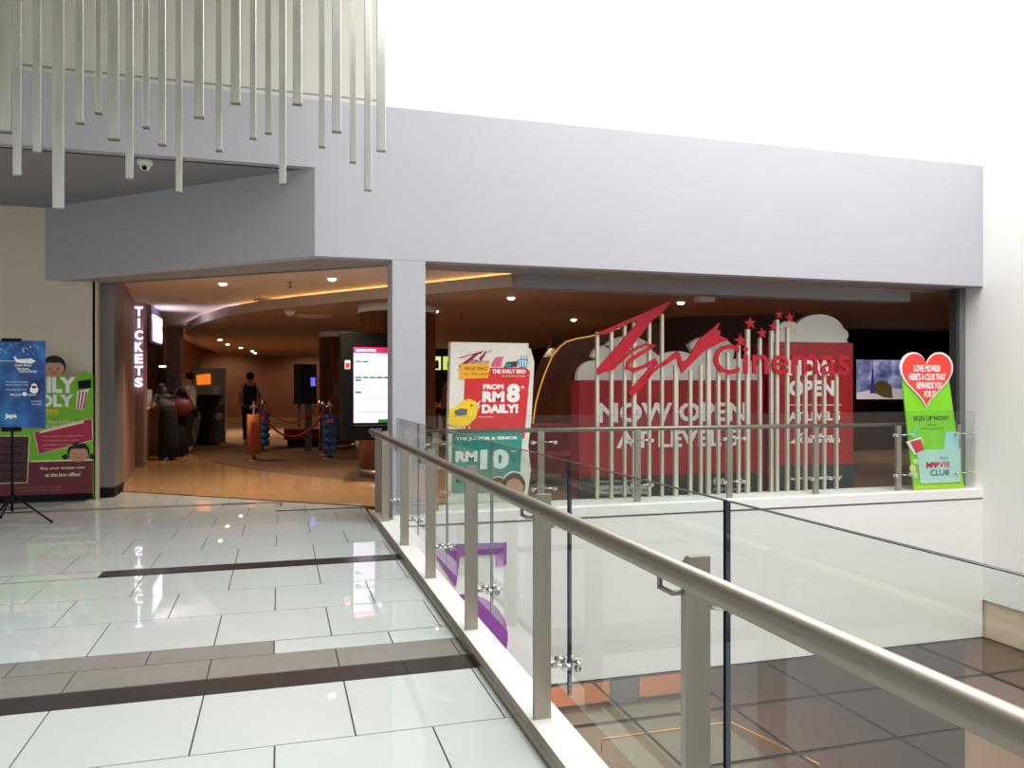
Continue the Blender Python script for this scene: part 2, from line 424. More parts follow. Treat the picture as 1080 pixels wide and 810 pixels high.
struct('trim_12', MB().ribbon([p + Vector((-.012,-.012)) for p in pts], 2.735, 2.90, .02), mat('bulkhead_edge', (186,176,166), .5))

# ---------------------------------------------------------------- the lower level
struct('floor_lower', MB().box(-2,20,-6,34,-4.8,-4.6), M_lower)
struct('wall_lower_back', MB().box(-2,20,24,24.3,-4.6,-1.9), M_beige)
cp = MB(); fr_ = MB()
for i in range(7):
    for j in range(10):
        x0 = 1.14+i*1.11; y0 = -2.5+j*1.08
        cp.box(x0+.003, x0+1.107, y0+.003, y0+1.077, -1.90, -1.872)
can = thing('glass_canopy', 'bronze glass canopy of jointed panes below the railing, over the lower hall', 'canopy', (5,3,-1.9))
build('glass_pane', cp, M_canopy, can)
for i in range(8): fr_.box(1.14+i*1.11-.003, 1.14+i*1.11+.003, -2.5, 8.3, -1.90, -1.869)
for j in range(11): fr_.box(1.14, 8.9, -2.5+j*1.08-.003, -2.5+j*1.08+.003, -1.90, -1.868)
build('joint_seal', fr_, mat('brown_seal', (60,50,48), .5), can)
for i, j in ((1,8),(1,6)):
    s = MB(); c = Vector((1.14+i*1.11, -2.5+j*1.08, -1.866))
    for a in (45,135,225,315):
        d = Vector((math.cos(math.radians(a)), math.sin(math.radians(a)), 0)); s.tube([c, c+d*.12], .008, 6); s.lathe(c+d*.12, [(.022,-.004),(.022,.012),(.012,.016)], 10)
    s.lathe(c, [(.02,-.003),(.02,.02)], 10); build('spider_fitting', s, M_steel, can)
o = thing('orange_reflection_counter', 'made-up orange counter with grey end panel, standing in for orange reflections in the glass canopy', 'counter', (6.0,14.2,-4.6))  # made-up counter in place of orange reflections in the canopy glass
build('counter_body', MB().bevbox(4.3,6.0,13.9,14.6,-4.52,-3.5,.01), M_lor, o)
build('counter_body', MB().bevbox(6.6,7.9,13.9,14.6,-4.52,-3.5,.01), M_lor, o)
build('end_panel', MB().bevbox(6.02,6.58,13.88,14.6,-4.6,-3.5,.01), M_pgrey, o)
build('counter_top', MB().bevbox(4.25,7.95,13.8,14.7,-3.5,-3.45,.01), M_bwhite, o)
build('plinth', MB().box(4.35,7.85,14.0,14.5,-4.6,-4.52), M_char, o)
tag(build('reflection_rug', MB().bevbox(3.8,7.6,10.0,13.75,-4.6,-4.585,.004), M_lgrn), 'made-up grey-green rug on the lower level, standing in for grey-green reflections in the glass canopy', 'rug')  # made-up rug, its colour stands in for grey-green reflections
o = thing('brass_railing', 'low brass railing on the lower level seen through the bronze glass canopy', 'railing', (5.6,11,-4.6))
build('handrail', MB().tube([(4.4,10.5,-3.6),(6.48,10.5,-3.6),(6.9,9.0,-3.6)], .014, 10), M_brass, o)
for p in ((4.4,10.5),(6.48,10.5),(6.9,9.0)): build('post', MB().tube([(p[0],p[1],-4.6),(p[0],p[1],-3.6)], .010, 8), M_brass, o)

# purple sign on the white wall under the far ledge
FP = frame((0,8.308,0), (1,0,0), (0,0,1))
def q(x, y, Y=8.3): v = PY(x, y, Y); return (v.x, v.z)
o = thing('purple_wall_sign', 'purple sign of a bracket and a disc on the white wall below the railing', 'sign', (2.0,8.3,-1.3))
build('bracket_shape', MB().plate([q(473,574), q(534,572), q(534,595), q(523,596), q(523,584), q(485,586), q(481,618), q(461,588), q(461,574)], FP, .02), M_purple, o)
c = q(488, 676); build('disc_shape', MB().plate(circ(c[0], c[1], .50, 40), FP, .02), M_purple, o)

# ---------------------------------------------------------------- railings
def post_shape(x0, x1, y0, y1, z0, z1):
    k = .012
    P = [(x0,z0),(x1,z0),(x1,z1),(x0+k*1.2,z1),(x0,z1-k*1.6)]
    return ([(a,y0,b) for a,b in P]+[(a,y1,b) for a,b in P], [(0,1,2,3,4),(9,8,7,6,5)]+[(i,5+i,5+(i+1)%5,(i+1)%5) for i in range(5)])
def railing_near():
    R = thing('glass_railing', 'steel and glass railing running from the foreground to the grey pillar', 'railing', (1.05,4.0,.03))
    X = 1.045; posts = [-.68,.59,1.86,3.13,4.40,5.67,6.92,8.23,8.85]
    build('handrail', MB().tube([(.98,-1.5,.927),(.98,8.95,.927)], .031, 24), M_rail, R)
    p0 = None
    def mkpost(y):
        p = build('post', MB().add(*post_shape(X-.036,X+.036,y-.013,y+.013,.032,.962)), M_post, R)
        b = MB(); b.bevbox(.974,.986,y+.07,y+.082,.862,.905,.002); b.bevbox(.974,.986,y+.012,y+.082,.862,.874,.002); b.bevbox(.974,X-.03,y+.0,y+.012,.862,.874,.002)
        b.tube([(X-.03,y+.012,.84),(X+.03,y+.012,.84)], .01, 8)
        build('bracket', b, M_steel, p)
        return p
    for y in posts:
        p = mkpost(y)
        for z in (.25,.83):
            for s in (-1,1):
                c = MB(); c.tube([(X+.03,y,z),(X+.085,y+s*.045,z)], .009, 10)
                c.tube([(X+.075,y+s*.045,z),(1.158,y+s*.045,z)], .0155, 14)
                c.tube([(1.178,y+s*.045,z),(1.194,y+s*.045,z)], .024, 16)
                build('clamp', c, M_chrome, p)
    ends = [-.68,.637,1.907,3.13,4.40,5.67,6.92,8.23]
    for a, b in zip(ends[:-1], ends[1:]):
        build('glass_panel', MB().box(1.160,1.173,a+.006,b-.006,.115,1.095), M_glass, R)
        gp_ = [c for c in R.children if c.name.startswith('glass_panel')][-1]
        build('glass_edge', MB().box(1.159,1.174,b-.0065,b-.0055,.115,1.095), mat('glass_edge_green', (18,32,52), .2) if b < 3.2 else mat('glass_edge_pale', (120,132,126), .2), gp_)
        build('glass_edge', MB().box(1.159,1.174,a+.0055,a+.0065,.115,1.095), mat('glass_edge_green', (18,32,52), .2) if a < 3.2 else mat('glass_edge_pale', (120,132,126), .2), gp_)
        build('glass_rim', MB().box(1.159,1.174,a+.006,b-.006,1.0945,1.0965), mat('glass_rim_green', (58,70,68), .2), gp_)
    return R
railing_near()
def railing_far():
    R = thing('glass_railing', 'steel and glass railing on the far ledge in front of the red cinema boards', 'railing', (5,8.5,.075))
    posts = [1.62,2.83,4.02,5.24,6.47,7.73,8.71]; Y = 8.5
    build('handrail', MB().tube([(1.48,8.57,.93),(8.72,8.57,.93)], .026, 16), M_rail, R)
    for x in posts:
        p = build('post', MB().bevbox(x-.035,x+.035,Y-.008,Y+.03,.075,.92,.002), M_post, R)
        for z in (.28,.80):
            for s in (-1,1):
                c = MB(); c.tube([(x,Y,z),(x+s*.13,Y-.075,z)], .007, 8); c.tube([(x+s*.13,Y-.07,z),(x+s*.13,Y-.055,z)], .02, 12)
                c.tube([(x+s*.13,8.394,z),(x+s*.13,8.38,z)], .022, 12); build('clamp', c, M_chrome, p)
    ends = [1.19,2.83,4.02,5.24,6.47,7.73,8.86]
    for a, b in zip(ends[:-1], ends[1:]):
        gp_ = build('glass_panel', MB().box(a+.006,b-.006,8.395,8.408,.09,1.10), M_glass, R)
        build('glass_rim', MB().box(a+.006,b-.006,8.394,8.409,1.0995,1.1015), MATS['glass_rim_green'], gp_)
railing_far()

# ---------------------------------------------------------------- hanging rods
RODS = [(2,140,16),(18.7,187,7),(39.7,162.5,7),(62,221.5,10),(84.4,131,7),(104,120.5,6),(120,148,10),(137,190,7),(154,135.7,6),(171,154,7),
 (189,204,6),(210,125,9),(231,160,6),(248.5,110,9),(267,147,6),(283,141.5,6),(298,195,7),(313.5,111,9),(339.5,156,6),(355,140,9),(372,172,6),(388,201.5,7),(402,160,9)]
for i, (x, y, w) in enumerate(RODS):
    Yr = 6.5 + (.12 if w == 6 else 0); p = PY(x, y, Yr); W = w*6.45/FPX/2
    t = thing('hanging_rod', ORD[i]+' square aluminium rod from the left, ' + ('wide' if w > 8 else 'slim') + (' and long' if y > 180 else ' and short' if y < 135 else '') + ', hanging above the walkway', 'hanging rod', (p.x, Yr, p.z), 'hanging rods above the walkway')
    build('tube', MB().bevbox(p.x-W,p.x+W,Yr-.02,Yr+.02,p.z+.012,6.6,.003), M_rod, t)
    build('end_cap', MB().bevbox(p.x-W-.002,p.x+W+.002,Yr-.022,Yr+.022,p.z,p.z+.012,.002), M_steel, t)

# dome camera at the porch soffit
c = Vector((PY(153,160,8.52).x, 8.52, 3.65))
t = thing('dome_camera', 'small white dome security camera under the grey soffit behind the hanging rods', 'security camera', c)
build('housing', MB().lathe(c, [(.075,0),(.075,-.03),(.065,-.045)], 24), M_bwhite, t)
build('dome', MB().lathe(c, [(.052,-.045),(.048,-.075),(.032,-.095),(.001,-.105)], 20), M_bwhite, t)
build('lens', MB().ball(c+Vector((0,-.036,-.08)), .025, 12), M_black, t)

# ---------------------------------------------------------------- downlights and ceiling fittings
def downlight(x, y, z, label, e=26, r=.055, spot=1.9, col=(1,.80,.60)):
    p = PZ(x, y, z) if y < 409 else None
    t = thing('downlight', label, 'ceiling light', p, 'recessed ceiling downlights')
    build('trim_ring', MB().lathe(p, [(r*1.35,0),(r*1.45,-.004),(r*1.05,-.006),(r*1.02,-.002)], 20), M_bwhite, t)
    build('lens', MB().lathe(p, [(r,-.002),(r*.9,-.02),(r*.5,-.032),(.001,-.036)], 16), M_lens, t)
    if e: lamp('downlight_lamp', 'SPOT', p+Vector((0,0,-.06)), e, col, .05, spot=spot, blend=.7)
zF, zB = 2.958, 2.738
for a in [(235,299,zF,'left of the two downlights in the pale front ceiling of the entrance',280),
          (350,294,zF,'right of the two downlights in the pale front ceiling of the entrance',280),
          (232,358,zB,'downlight nearest above the ticket queue, leftmost of the distant row',50),
          (240,363,zB,'small distant downlight just right of the leftmost one over the queue',0),
          (254,366.5,zB,'middle distant downlight above the walking visitor',60),
          (266,370,zB,'farthest left of the paired distant downlights near the back wall',0),
          (269,372,zB,'farthest right of the paired distant downlights near the back wall',60),
          (459,328,zB,'downlight in the brown ceiling just right of the grey pillar',70),
          (539,314,zB,'dim downlight in the brown ceiling above the price standee',30),
          (605,337,zB,'bright downlight above the curved leather wall',110),
          (718,319,zB,'downlight beside the tip of the red script sign',60),
          (772,338,zB,'small downlight above the red stars of the cinema sign',30)]:
    downlight(a[0], a[1], a[2], a[3], a[4])
def vent(x, y, z, lab, r=.28):
    p = PZ(x, y, z); b = MB()
    for k in range(3): b.lathe(p+Vector((0,0,-.004*k)), [(r*(1-k*.28),0),(r*(1-k*.28),-.012),(r*(.9-k*.28),-.02),(r*(.82-k*.28),0)], 28)
    tag(build('air_diffuser', b, M_ceil), lab, 'ceiling vent', 'round ceiling air diffusers')
vent(182,315,zF,'round air diffuser in the pale ceiling above the ticket sign')
vent(285,317,zF,'round air diffuser in the pale ceiling beside the curved gold cove')
vent(330,333,zB,'round air diffuser in the brown curved ceiling left of the wooden column', .35)
def sprinkler(x, y, z, lab):
    p = PZ(x, y, z)
    tag(build('sprinkler', MB().lathe(p, [(.035,0),(.03,-.01),(.012,-.02),(.012,-.07),(.03,-.075),(.03,-.085)], 12), M_frame), lab, 'sprinkler', 'ceiling sprinklers')
sprinkler(306,297.5,zF,'ceiling sprinkler between the two entrance downlights')
sprinkler(487,332,zB,'ceiling sprinkler in the brown ceiling above the menu screens')
for x, y, lab in ((306,327.5,'white dome camera under the brown curved ceiling inside the entrance'), (743,313,'small white projector box on the ceiling behind the red script sign')):
    p = PZ(x, y, zB)
    if x < 400: tag(build('dome_camera', MB().lathe(p, [(.09,0),(.09,-.03),(.06,-.08),(.001,-.10)], 18), M_bwhite), lab, 'security camera')
    else: tag(build('ceiling_box', MB().bevbox(p.x-.12,p.x+.12,p.y-.1,p.y+.1,2.66,2.74,.01), M_bwhite), lab, 'ceiling device')

# ---------------------------------------------------------------- ticket signs
Fp = frame((0,15.59,0)); p = lambda x, y, Y=15.59: (PY(x,y,Y).x, PY(x,y,Y).z)
t = thing('tickets_sign', 'vertical white lit TICKETS letters on the taupe pier at the entrance', 'sign', (PY(147,407,15.59).x,15.55,1.4))
for k, ch in enumerate('TICKETS'):
    y0 = 333.5+k*12.45; a = p(143, y0); b = p(151.2, y0-9.6); w = b[0]-a[0]
    if ch == 'I': a = (a[0]+w*.36, a[1]); w *= .28
    m = MB(); put_text(m, ch, Fp, a[0], a[1], w, b[1]-a[1], off=.05, bold=.03, thick=.03); build('letter', m, M_ltr, t)
    build('letter_back', MB().box(a[0]+w*.3,a[0]+w*.7,15.55,15.6,a[1]+.03,b[1]-.03), M_pier, t)
c = PY(158,355,16.1)
t = thing('tickets_sign', 'white lit horizontal TICKETS letters on a board behind the vertical ticket sign', 'sign', (c.x,16.6,c.z))
z0, z1 = 2.30, 2.80
build('sign_board', MB().bevbox(-2.34,-2.30,16.05,17.35,z0-.03,2.96,.005), mat('lavender_panel', (130,120,160), .5), t)
Fs = frame((-2.29,16.1,0), (0,1,0), (0,0,1)); m = MB(); put_text(m, 'TICKETS', Fs, .05, z0, 1.15, z1-z0, off=.002, bold=.03, thick=.02)
build('lettering', m, M_ltr, t)

# ---------------------------------------------------------------- left posters
# large wall poster
Yp = 10.98; Fq = frame((0,Yp,0)); L = lambda x, y: (PY(x,y,Yp).x, PY(x,y,Yp).z)
t = thing('floor_poster', 'large green and maroon family poster board standing against the cream wall', 'poster', (-3.2,Yp,0))
lo = L(-60,529); ro = L(98,396)
x0 = lo[0]; x1 = ro[0]; zt = ro[1]
body = [(x0,.02),(x1,.02),(x1,zt),(L(90,393)[0],zt+.05),(L(82,396)[0],zt),(L(74,400)[0],zt-.03),(L(60,394)[0],zt+.03),(L(20,396)[0],zt+.02),(x0,zt+.02)]
build('board', MB().plate(body, Fq, .03, -.03), M_pgreen, t)
build('foot', MB().box(x0+.1,x1-.1,Yp+.031,Yp+.1,0,.03), M_char, t)
build('maroon_base', MB().plate([(x0,.02),(x1,.02),(x1,L(0,488)[1]),(x0,L(0,488)[1])], Fq, .002), M_pmaroon, t)
build('cream_line', MB().plate([(L(32,0)[0],L(0,488)[1]),(x1,L(0,488)[1]),(x1,L(0,486.5)[1]),(L(32,0)[0],L(0,486.5)[1])], Fq, .002, .002), M_pcream, t)
build('black_strip', MB().plate([(x0,.02),(x1,.02),(x1,.10),(x0,.10)], Fq, .002, .002), M_black, t)
ti = [L(-40,460), L(31,460), L(29,509), L(-40,511)]
build('listing_panel', MB().plate(ti, Fq, .002, .002), mat('poster_dark', (70,30,40), .5), t)
cr = [L(36,456), L(97,441), L(98,464), L(41,479)]
build('crimson_panel', MB().plate(cr, Fq, .002, .004), M_pcrim, t)
ln = MB()
for a, b in zip(cr, cr[1:]+cr[:1]): ln.tube([Fq(a[0],a[1],.006), Fq(b[0],b[1],.006)], .006, 4)
for a, b in zip(ti, ti[1:]+ti[:1]): ln.tube([Fq(a[0],a[1],.005), Fq(b[0],b[1],.005)], .006, 4)
ln.plate([L(42,454), L(88,443), L(88.5,446), L(42.5,457)], Fq, .002, .006)
build('border', ln, M_pcream, t)
def tx(m, s, xa, yb, xb, yt, FR=Fq, LL=L, off=.004, bold=.02, slant=0, mi=0):
    a = LL(xa, yb); b = LL(xb, yt); put_text(m, s, FR, a[0], a[1], b[0]-a[0], b[1]-a[1], off, mi, bold, slant=slant)
m = MB(); tx(m, 'FAMILY', 8, 414.5, 80, 397.5, off=.006, bold=.05); tx(m, 'FRIENDLY', -8, 429.5, 78, 416, off=.005, bold=.05)
build('headline', m, M_pwhite, t)
m = MB(); tx(m, 'Buy your tickets now', 43, 496, 90, 491.5); tx(m, 'at the box office!', 48, 503, 85, 498); tx(m, 'www.tgv.com.my', 71, 523.5, 94, 520.5)
tx(m, 'terms and conditions apply', 18, 515, 66, 513, bold=0); tx(m, 'at participating cinemas', 18, 518, 66, 516, bold=0)
tx(m, 'cinema benefits at', 50, 447, 78, 442, bold=0); tx(m, 'our family hall sessions', 48, 452, 80, 447, bold=0)
for k, s in enumerate(('Great comfort', 'Dimmed lights', 'Softer sound', 'Baby care', 'Welcome all')): tx(m, s, 2, 472+k*8.5, 24, 469.5+k*8.5)
build('small_lettering', m, M_pcream, t)
m = MB(); tx(m, 'TIME!', 48, 437, 63, 431.5, bold=.04); build('yellow_lettering', m, M_yel, t)
m = MB()
for k in range(4): tx(m, 'movie sessions for parents and kids', 46, 461+k*4.5, 88-k*5, 459+k*4.5, off=.007, bold=0)
build('panel_lettering', m, M_pcream, t)
# popcorn box, clapper and the two drawn children
m = MB(); m.plate([L(81.5,413), L(94,410), L(88,432), L(80,431)], Fq, .003, .004, 0)
for k in range(3): m.plate([L(83.5+k*3.6,413), L(85.2+k*3.6,413), L(82.6+k*3,431), L(81.2+k*3,431)], Fq, .002, .007, 1)
m.plate([L(82,402), L(96,400), L(96,409), L(83,410)], Fq, .003, .005, 2)
build('popcorn_picture', m, [M_pwhite, M_pcrim, M_black], t)
def kid(cx, cy, s, girl):
    m = MB(); C0 = L(cx, cy); k = s
    if girl:
        for sg in (-1,1): m.plate(circ(C0[0]+sg*k*1.25, C0[1]-k*.35, k*.28, 12), Fq, .002, .006, 1)
    m.plate(circ(C0[0], C0[1]+k*.15, k*1.03, 24), Fq, .002, .006, 1)
    m.plate(circ(C0[0], C0[1]-k*.1, k*.88, 24, ry=k*.78), Fq, .002, .009, 0)
    m.plate(circ(C0[0], C0[1]+k*.1, k*.9, 16, 25, 155), Fq, .002, .012, 1)
    for sg in (-1,1): m.plate(circ(C0[0]+sg*k*.33, C0[1]-k*.12, k*.08, 8), Fq, .002, .012, 1)
    m.plate(circ(C0[0], C0[1]-k*.4, k*.25, 10, 180, 360, ry=k*.12), Fq, .002, .012, 2)
    return m
build('drawn_boy', kid(57,388,.13,False).plate([L(50,384),L(65,382),L(66,396),L(50,396)], Fq, .01, -.012, 3), [M_skin, M_hair, M_pcrim, M_pwhite], t)
build('drawn_girl', kid(83,478,.12,True), [M_skin, M_hair, M_pcrim], t)

# blue poster on tripod
Yb = 9.38; FB = frame((0,Yb,0)); LB = lambda x, y: (PY(x,y,Yb).x, PY(x,y,Yb).z)
t = thing('poster_stand', 'blue airport event poster on a black tripod stand at the left edge', 'poster stand', (LB(12,0)[0],Yb,0))
xl, xr = LB(-34,0)[0], LB(48,0)[0]; zb, zt = LB(20,452)[1], LB(20,359)[1]
def blue_mat():
    m = bpy.data.materials.new('night_sky_print'); m.use_nodes = True; nt = m.node_tree; b = nt.nodes['Principled BSDF']
    tc = nt.nodes.new('ShaderNodeTexCoord'); n = nt.nodes.new('ShaderNodeTexNoise'); n.inputs['Scale'].default_value = 3.2; n.inputs['Detail'].default_value = 5
    r = nt.nodes.new('ShaderNodeValToRGB'); e = r.color_ramp.elements
    e[0].position = .35; e[0].color = lin((26,42,104))+(1,); e[1].position = .66; e[1].color = lin((52,134,196))+(1,)
    x = e.new(.5); x.color = lin((34,84,152))+(1,)
    nt.links.new(tc.outputs['Object'], n.inputs[0]); nt.links.new(n.outputs[0], r.inputs[0]); nt.links.new(r.outputs[0], b.inputs['Base Color'])
    b.inputs['Roughness'].default_value = .3; return m
build('poster_panel', MB().box(xl,xr,Yb,Yb+.008,zb,zt), blue_mat(), t)
m = MB()
pl = [LB(17,382),LB(14,376),LB(16,376),LB(19,379),LB(33,378),LB(38,381),LB(33,383.5),LB(22,383)]; m.plate(pl, FB, .001, .002)
m.plate([LB(0,380.3),LB(16,380.6),LB(16,381),LB(0,380.8)], FB, .001, .002)
def txb(s, xa, yb, xb, yt, bold=.02): tx(m, s, xa, yb, xb, yt, FB, LB, .003, bold)
txb('Kembara Malaysia', 16, 387, 33, 384); txb('Bersama', 18, 390, 31, 387.6); txb('Cuti-Cuti Sekolah', 20, 393, 39, 390)
txb('with fun activities for the whole family', 6, 404, 30, 402, 0); txb('all days at the concourse', 6, 407, 30, 405, 0); txb('and departure hall', 6, 412, 28, 410, 0)
txb('Malaysia', 11, 418.2, 23, 415, .01); txb('Airports', 29, 418.2, 38, 415, .01); txb('Jaya', 5, 442, 18, 436, .06)
txb('for more information', 33, 424, 44, 422, 0); txb('see our website', 33, 427, 44, 425, 0)
build('poster_lettering', m, M_pwhite, t)
m = MB()
for cx, cy, r in ((36,407,.026),(36,411,.04)): c = LB(cx,cy); m.plate(circ(c[0],c[1],r,16), FB, .001, .002)
c = LB(26,415.5); m.plate(circ(c[0],c[1],.022,14), FB, .001, .002)
build('poster_emblem', m, M_pwhite, t)
m = MB()
for k in range(22): c = LB(random.uniform(-5,46), random.uniform(361,378)); m.plate(star(c[0],c[1],random.uniform(.006,.014)), FB, .001, .001)
build('stars', m, mat('pale_blue_print', (150,190,226), .5), t)
cx = LB(12,0)[0]
build('clip', MB().bevbox(cx-.09,cx+.09,Yb-.012,Yb+.02,zb-.03,zb+.015,.004).bevbox(cx-.09,cx+.09,Yb-.012,Yb+.02,zt-.012,zt+.02,.004), M_black, t)
build('pole', MB().tube([(cx,Yb+.025,.12),(cx,Yb+.025,zt)], .013, 10), M_black, t)
build('hub', MB().tube([(cx,Yb+.025,.20),(cx,Yb+.025,.30)], .022, 10), M_black, t)
for a in (-18,-105,120):
    d = Vector((math.cos(math.radians(a)), math.sin(math.radians(a)), 0))
    lg = build('leg', MB().tube([Vector((cx,Yb+.025,.30)), Vector((cx,Yb+.025,.015))+d*.42], .011, 8), M_black, t)
    build('brace', MB().tube([Vector((cx,Yb+.025,.15)), Vector((cx,Yb+.025,.16))+d*.17], .005, 6), M_black, lg)
    build('foot', MB().ball(Vector((cx,Yb+.025,.016))+d*.42, .016, 10), M_black, lg)

# ---------------------------------------------------------------- script logo helper (px of the photo -> plane)
T1 = [(97,156),(165,128),(397,26),(352,84),(326,97),(268,172),(215,236),(168,284),(150,296),(128,308),(112,314),(110,290),(185,205),(262,116),(262,104),(240,110),(140,158)]
G1 = [(134,300,6),(165,292,7),(200,262,6),(235,228,6),(262,210,7),(298,197,8),(330,200,9),(300,218,8),(262,240,9),(232,262,10),(225,286,11),(250,296,11),(290,283,9),(335,256,9),(340,268,9),(305,305,9),(268,350,11),(238,388,12),(232,400,7),(252,384,7),(290,346,6),(322,306,5),(350,280,5),(385,256,6),(425,232,7)]
V1 = [(0,625),(0,598),(78,538),(90,560),(104,604),(134,588),(200,475),(317,378),(300,420),(322,428),(312,452),(368,478),(320,492),(230,540),(100,667),(70,580)]
def logo_t(u, v): return (600+.2716*u, 310+.2716*v)
def logo_v(u, v): return (700+.1852*u, 270+.1852*v)
def ribbon2d(path):
    L_, R_ = [], []
    for i, (x, y, w) in enumerate(path):
        w *= .74
        a = path[max(i-1,0)]; b = path[min(i+1,len(path)-1)]; dx, dy = b[0]-a[0], b[1]-a[1]; l = math.hypot(dx,dy) or 1
        L_.append((x-dy/l*w, y+dx/l*w)); R_.append((x+dy/l*w, y-dx/l*w))
    return L_, R_

# the cinema sign on its bars
Ys = 8.80; FS = frame((0,Ys,0)); LS = lambda x, y: (PY(x,y,Ys).x, PY(x,y,Ys).z)
t = thing('cinema_sign', 'red script and Cinemas letters with stars mounted on a row of pale metal bars', 'sign', (5.3,Ys,.075))
bars = [(631,350,4),(646,347,4),(660,343,3.4),(670,338,5),(686,336,3.6),(699.5,331,3.4),(714,385,5.5),(729.5,390,4),(740.5,385,3.6),(748.5,358,5.5),
        (759,372,4),(769,372,4),(780.5,362,3.8),(790,347,5.5),(803,356,3.8),(815,348,4),(821,337,4.6),(832,345,4.2),(843,385,4.6),(851,392,4),(861,388,4),(871,392,4),(884,392,3.8)]
for x, y, w in bars:
    c = LS(x, y); W = w/FPX*9.7/2*.84
    build('bar', MB().bevbox(c[0]-W,c[0]+W,Ys+.012,Ys+.06,.075,c[1],.003), M_barm, t)
m = MB(); m.plate([LS(*logo_t(*q_)) for q_ in T1], FS, .03, -.01)
L_, R_ = ribbon2d(G1)
for i in range(len(G1)-1):
    m.plate([LS(*logo_t(*L_[i])), LS(*logo_t(*L_[i+1])), LS(*logo_t(*R_[i+1])), LS(*logo_t(*R_[i]))], FS, .03, -.008-.0002*i)
m.plate([LS(*logo_v(*q_)) for q_ in V1], FS, .03, -.01)
build('script_lettering', m, M_red, t)
m = MB(); a = LS(752,394.5); b = LS(895,364)
put_text(m, 'Cinemas', FS, a[0], a[1], b[0]-a[0], b[1]-a[1]-.02, off=-.005, bold=.004, thick=.025)
build('lettering', m, M_red, t)
for x, y, r in ((790.7,341,.085),(803,351.5,.075),(780.5,359.5,.09),(815,344.5,.065),(821,332,.062),(832,335,.075)):
    c = LS(x, y); build('star', MB().plate(star(c[0],c[1],r,95), FS, .025, -.005), M_red, t)

# ---------------------------------------------------------------- red promotional boards
def cloud(cx0, cx1, z0, bumps):
    out = [(cx1, z0)]
    for (c, zc, rx, rz, a0, a1) in bumps: out += circ(c, zc, rx, 10, a0, a1, rz)
    return out + [(cx0, z0)]
Ya = 9.45; FA = frame((0,Ya,0)); LA = lambda x, y: (PY(x,y,Ya).x, PY(x,y,Ya).z)
ax0, ax1 = LA(611,0)[0], LA(806,0)[0]; zr = LA(640,401)[1]
t = thing('announcement_board', 'wide red NOW OPEN board with white popcorn top behind the cinema sign', 'display board', ((ax0+ax1)/2,Ya,0))
build('panel', MB().bevbox(ax0,ax1,Ya,Ya+.3,.0,zr,.01), M_bred, t)
build('charcoal_band', MB().box(ax0-.003,ax1+.003,Ya-.004,Ya+.05,.0,LA(640,503)[1]), M_char, t)
# popcorn outline (right to left)
pp = [LA(806,401)]
for cx, cy, rx, ry, a0, a1 in ((783,395,22,17,-15,110),(752,372,26,18,10,150),(716,386,24,16,20,140),(664,372,26,18,10,160),(640,378,14,14,60,170),(628,397,17,17,60,175)):
    pp += [LA(cx+rx*math.cos(math.radians(a0+(a1-a0)*i/8)), cy-ry*math.sin(math.radians(a0+(a1-a0)*i/8))) for i in range(9)]
pp.append(LA(611,401))
build('popcorn_top', MB().plate(pp, FA, .10, -.16), M_bwhite, t)
m = MB(); tx(m, 'NOW OPEN', 631, 446, 787, 424, FA, LA, .003, .03); tx(m, 'AT LEVEL 5', 650, 473, 779, 453, FA, LA, .003, .025)
build('headline', m, M_pwhite, t)
m = MB(); tx(m, 'FIND TGV CINEMAS ON', 632, 509, 687, 505, FA, LA, .006, .03); tx(m, 'f', 752, 511, 755.5, 504, FA, LA, .006, .05); tx(m, '/TGVCinemas', 752, 518, 790, 513.5, FA, LA, .006, .02)
for cx in (762,781): c = LA(cx, 507.5); m.plate(circ(c[0],c[1],.04,14), FA, .002, .004)
for x0_ in (632,660): m.plate([LA(x0_,521),LA(x0_+25,521),LA(x0_+25,512),LA(x0_,512)], FA, .002, .004)
build('small_lettering', m, mat('print_silver', (200,204,206), .5), t)
m = MB(); tx(m, 'App Store', 635, 519, 655, 515, FA, LA, .008); tx(m, 'Google play', 663, 519, 683, 515, FA, LA, .008); build('badge_lettering', m, M_char, t)
Yc = 9.20; FC = frame((0,Yc,0)); LC = lambda x, y: (PY(x,y,Yc).x, PY(x,y,Yc).z)
bx0, bx1 = LC(822,0)[0], LC(900,0)[0]; zr = LC(860,361)[1]
t = thing('announcement_board', 'tall narrow red NOW OPEN board with white popcorn top beside the wall screen', 'display board', ((bx0+bx1)/2,Yc,0))
build('panel', MB().bevbox(bx0,bx1,Yc,Yc+.6,.0,zr,.01), M_bred, t)
build('charcoal_band', MB().box(bx0-.003,bx1+.003,Yc-.004,Yc+.1,.0,LC(860,490)[1]), M_char, t)
pp = [LC(898,361)]
for cx, cy, rx, ry, a0, a1 in ((888,353,10,8,-40,60),(867,351,27,20,-10,150),(835,352,13,14,45,150),(826,356,8,9,70,190)):
    pp += [LC(cx+rx*math.cos(math.radians(a0+(a1-a0)*i/10)), cy-ry*math.sin(math.radians(a0+(a1-a0)*i/10))) for i in range(11)]
pp.append(LC(820,361)); build('popcorn_top', MB().plate(pp, FC, .10, -.16), M_bwhite, t)
m = MB(); tx(m, 'NOW', 832, 396, 880, 380, FC, LC, .003, .05); tx(m, 'OPEN', 832, 418, 880, 401, FC, LC, .003, .05); tx(m, 'AT LEVEL 5', 832, 444, 886, 434, FC, LC, .003, .04)
tx(m, 'Cinemas', 843, 467.5, 886, 460, FC, LC, .003, .03); m.plate([LC(832,427.5),LC(887,427.5),LC(887,426.7),LC(832,426.7)], FC, .002, .002)
tx(m, 'www.tgv.com.my', 833, 508, 888, 501, FC, LC, .006, .03)
m.plate([LC(833,467),LC(852,451),LC(847,457),LC(838,468)], FC, .002, .002); m.plate([LC(858,463),LC(872,452),LC(869,458),LC(860,465)], FC, .002, .002)
build('lettering', m, M_pwhite, t)

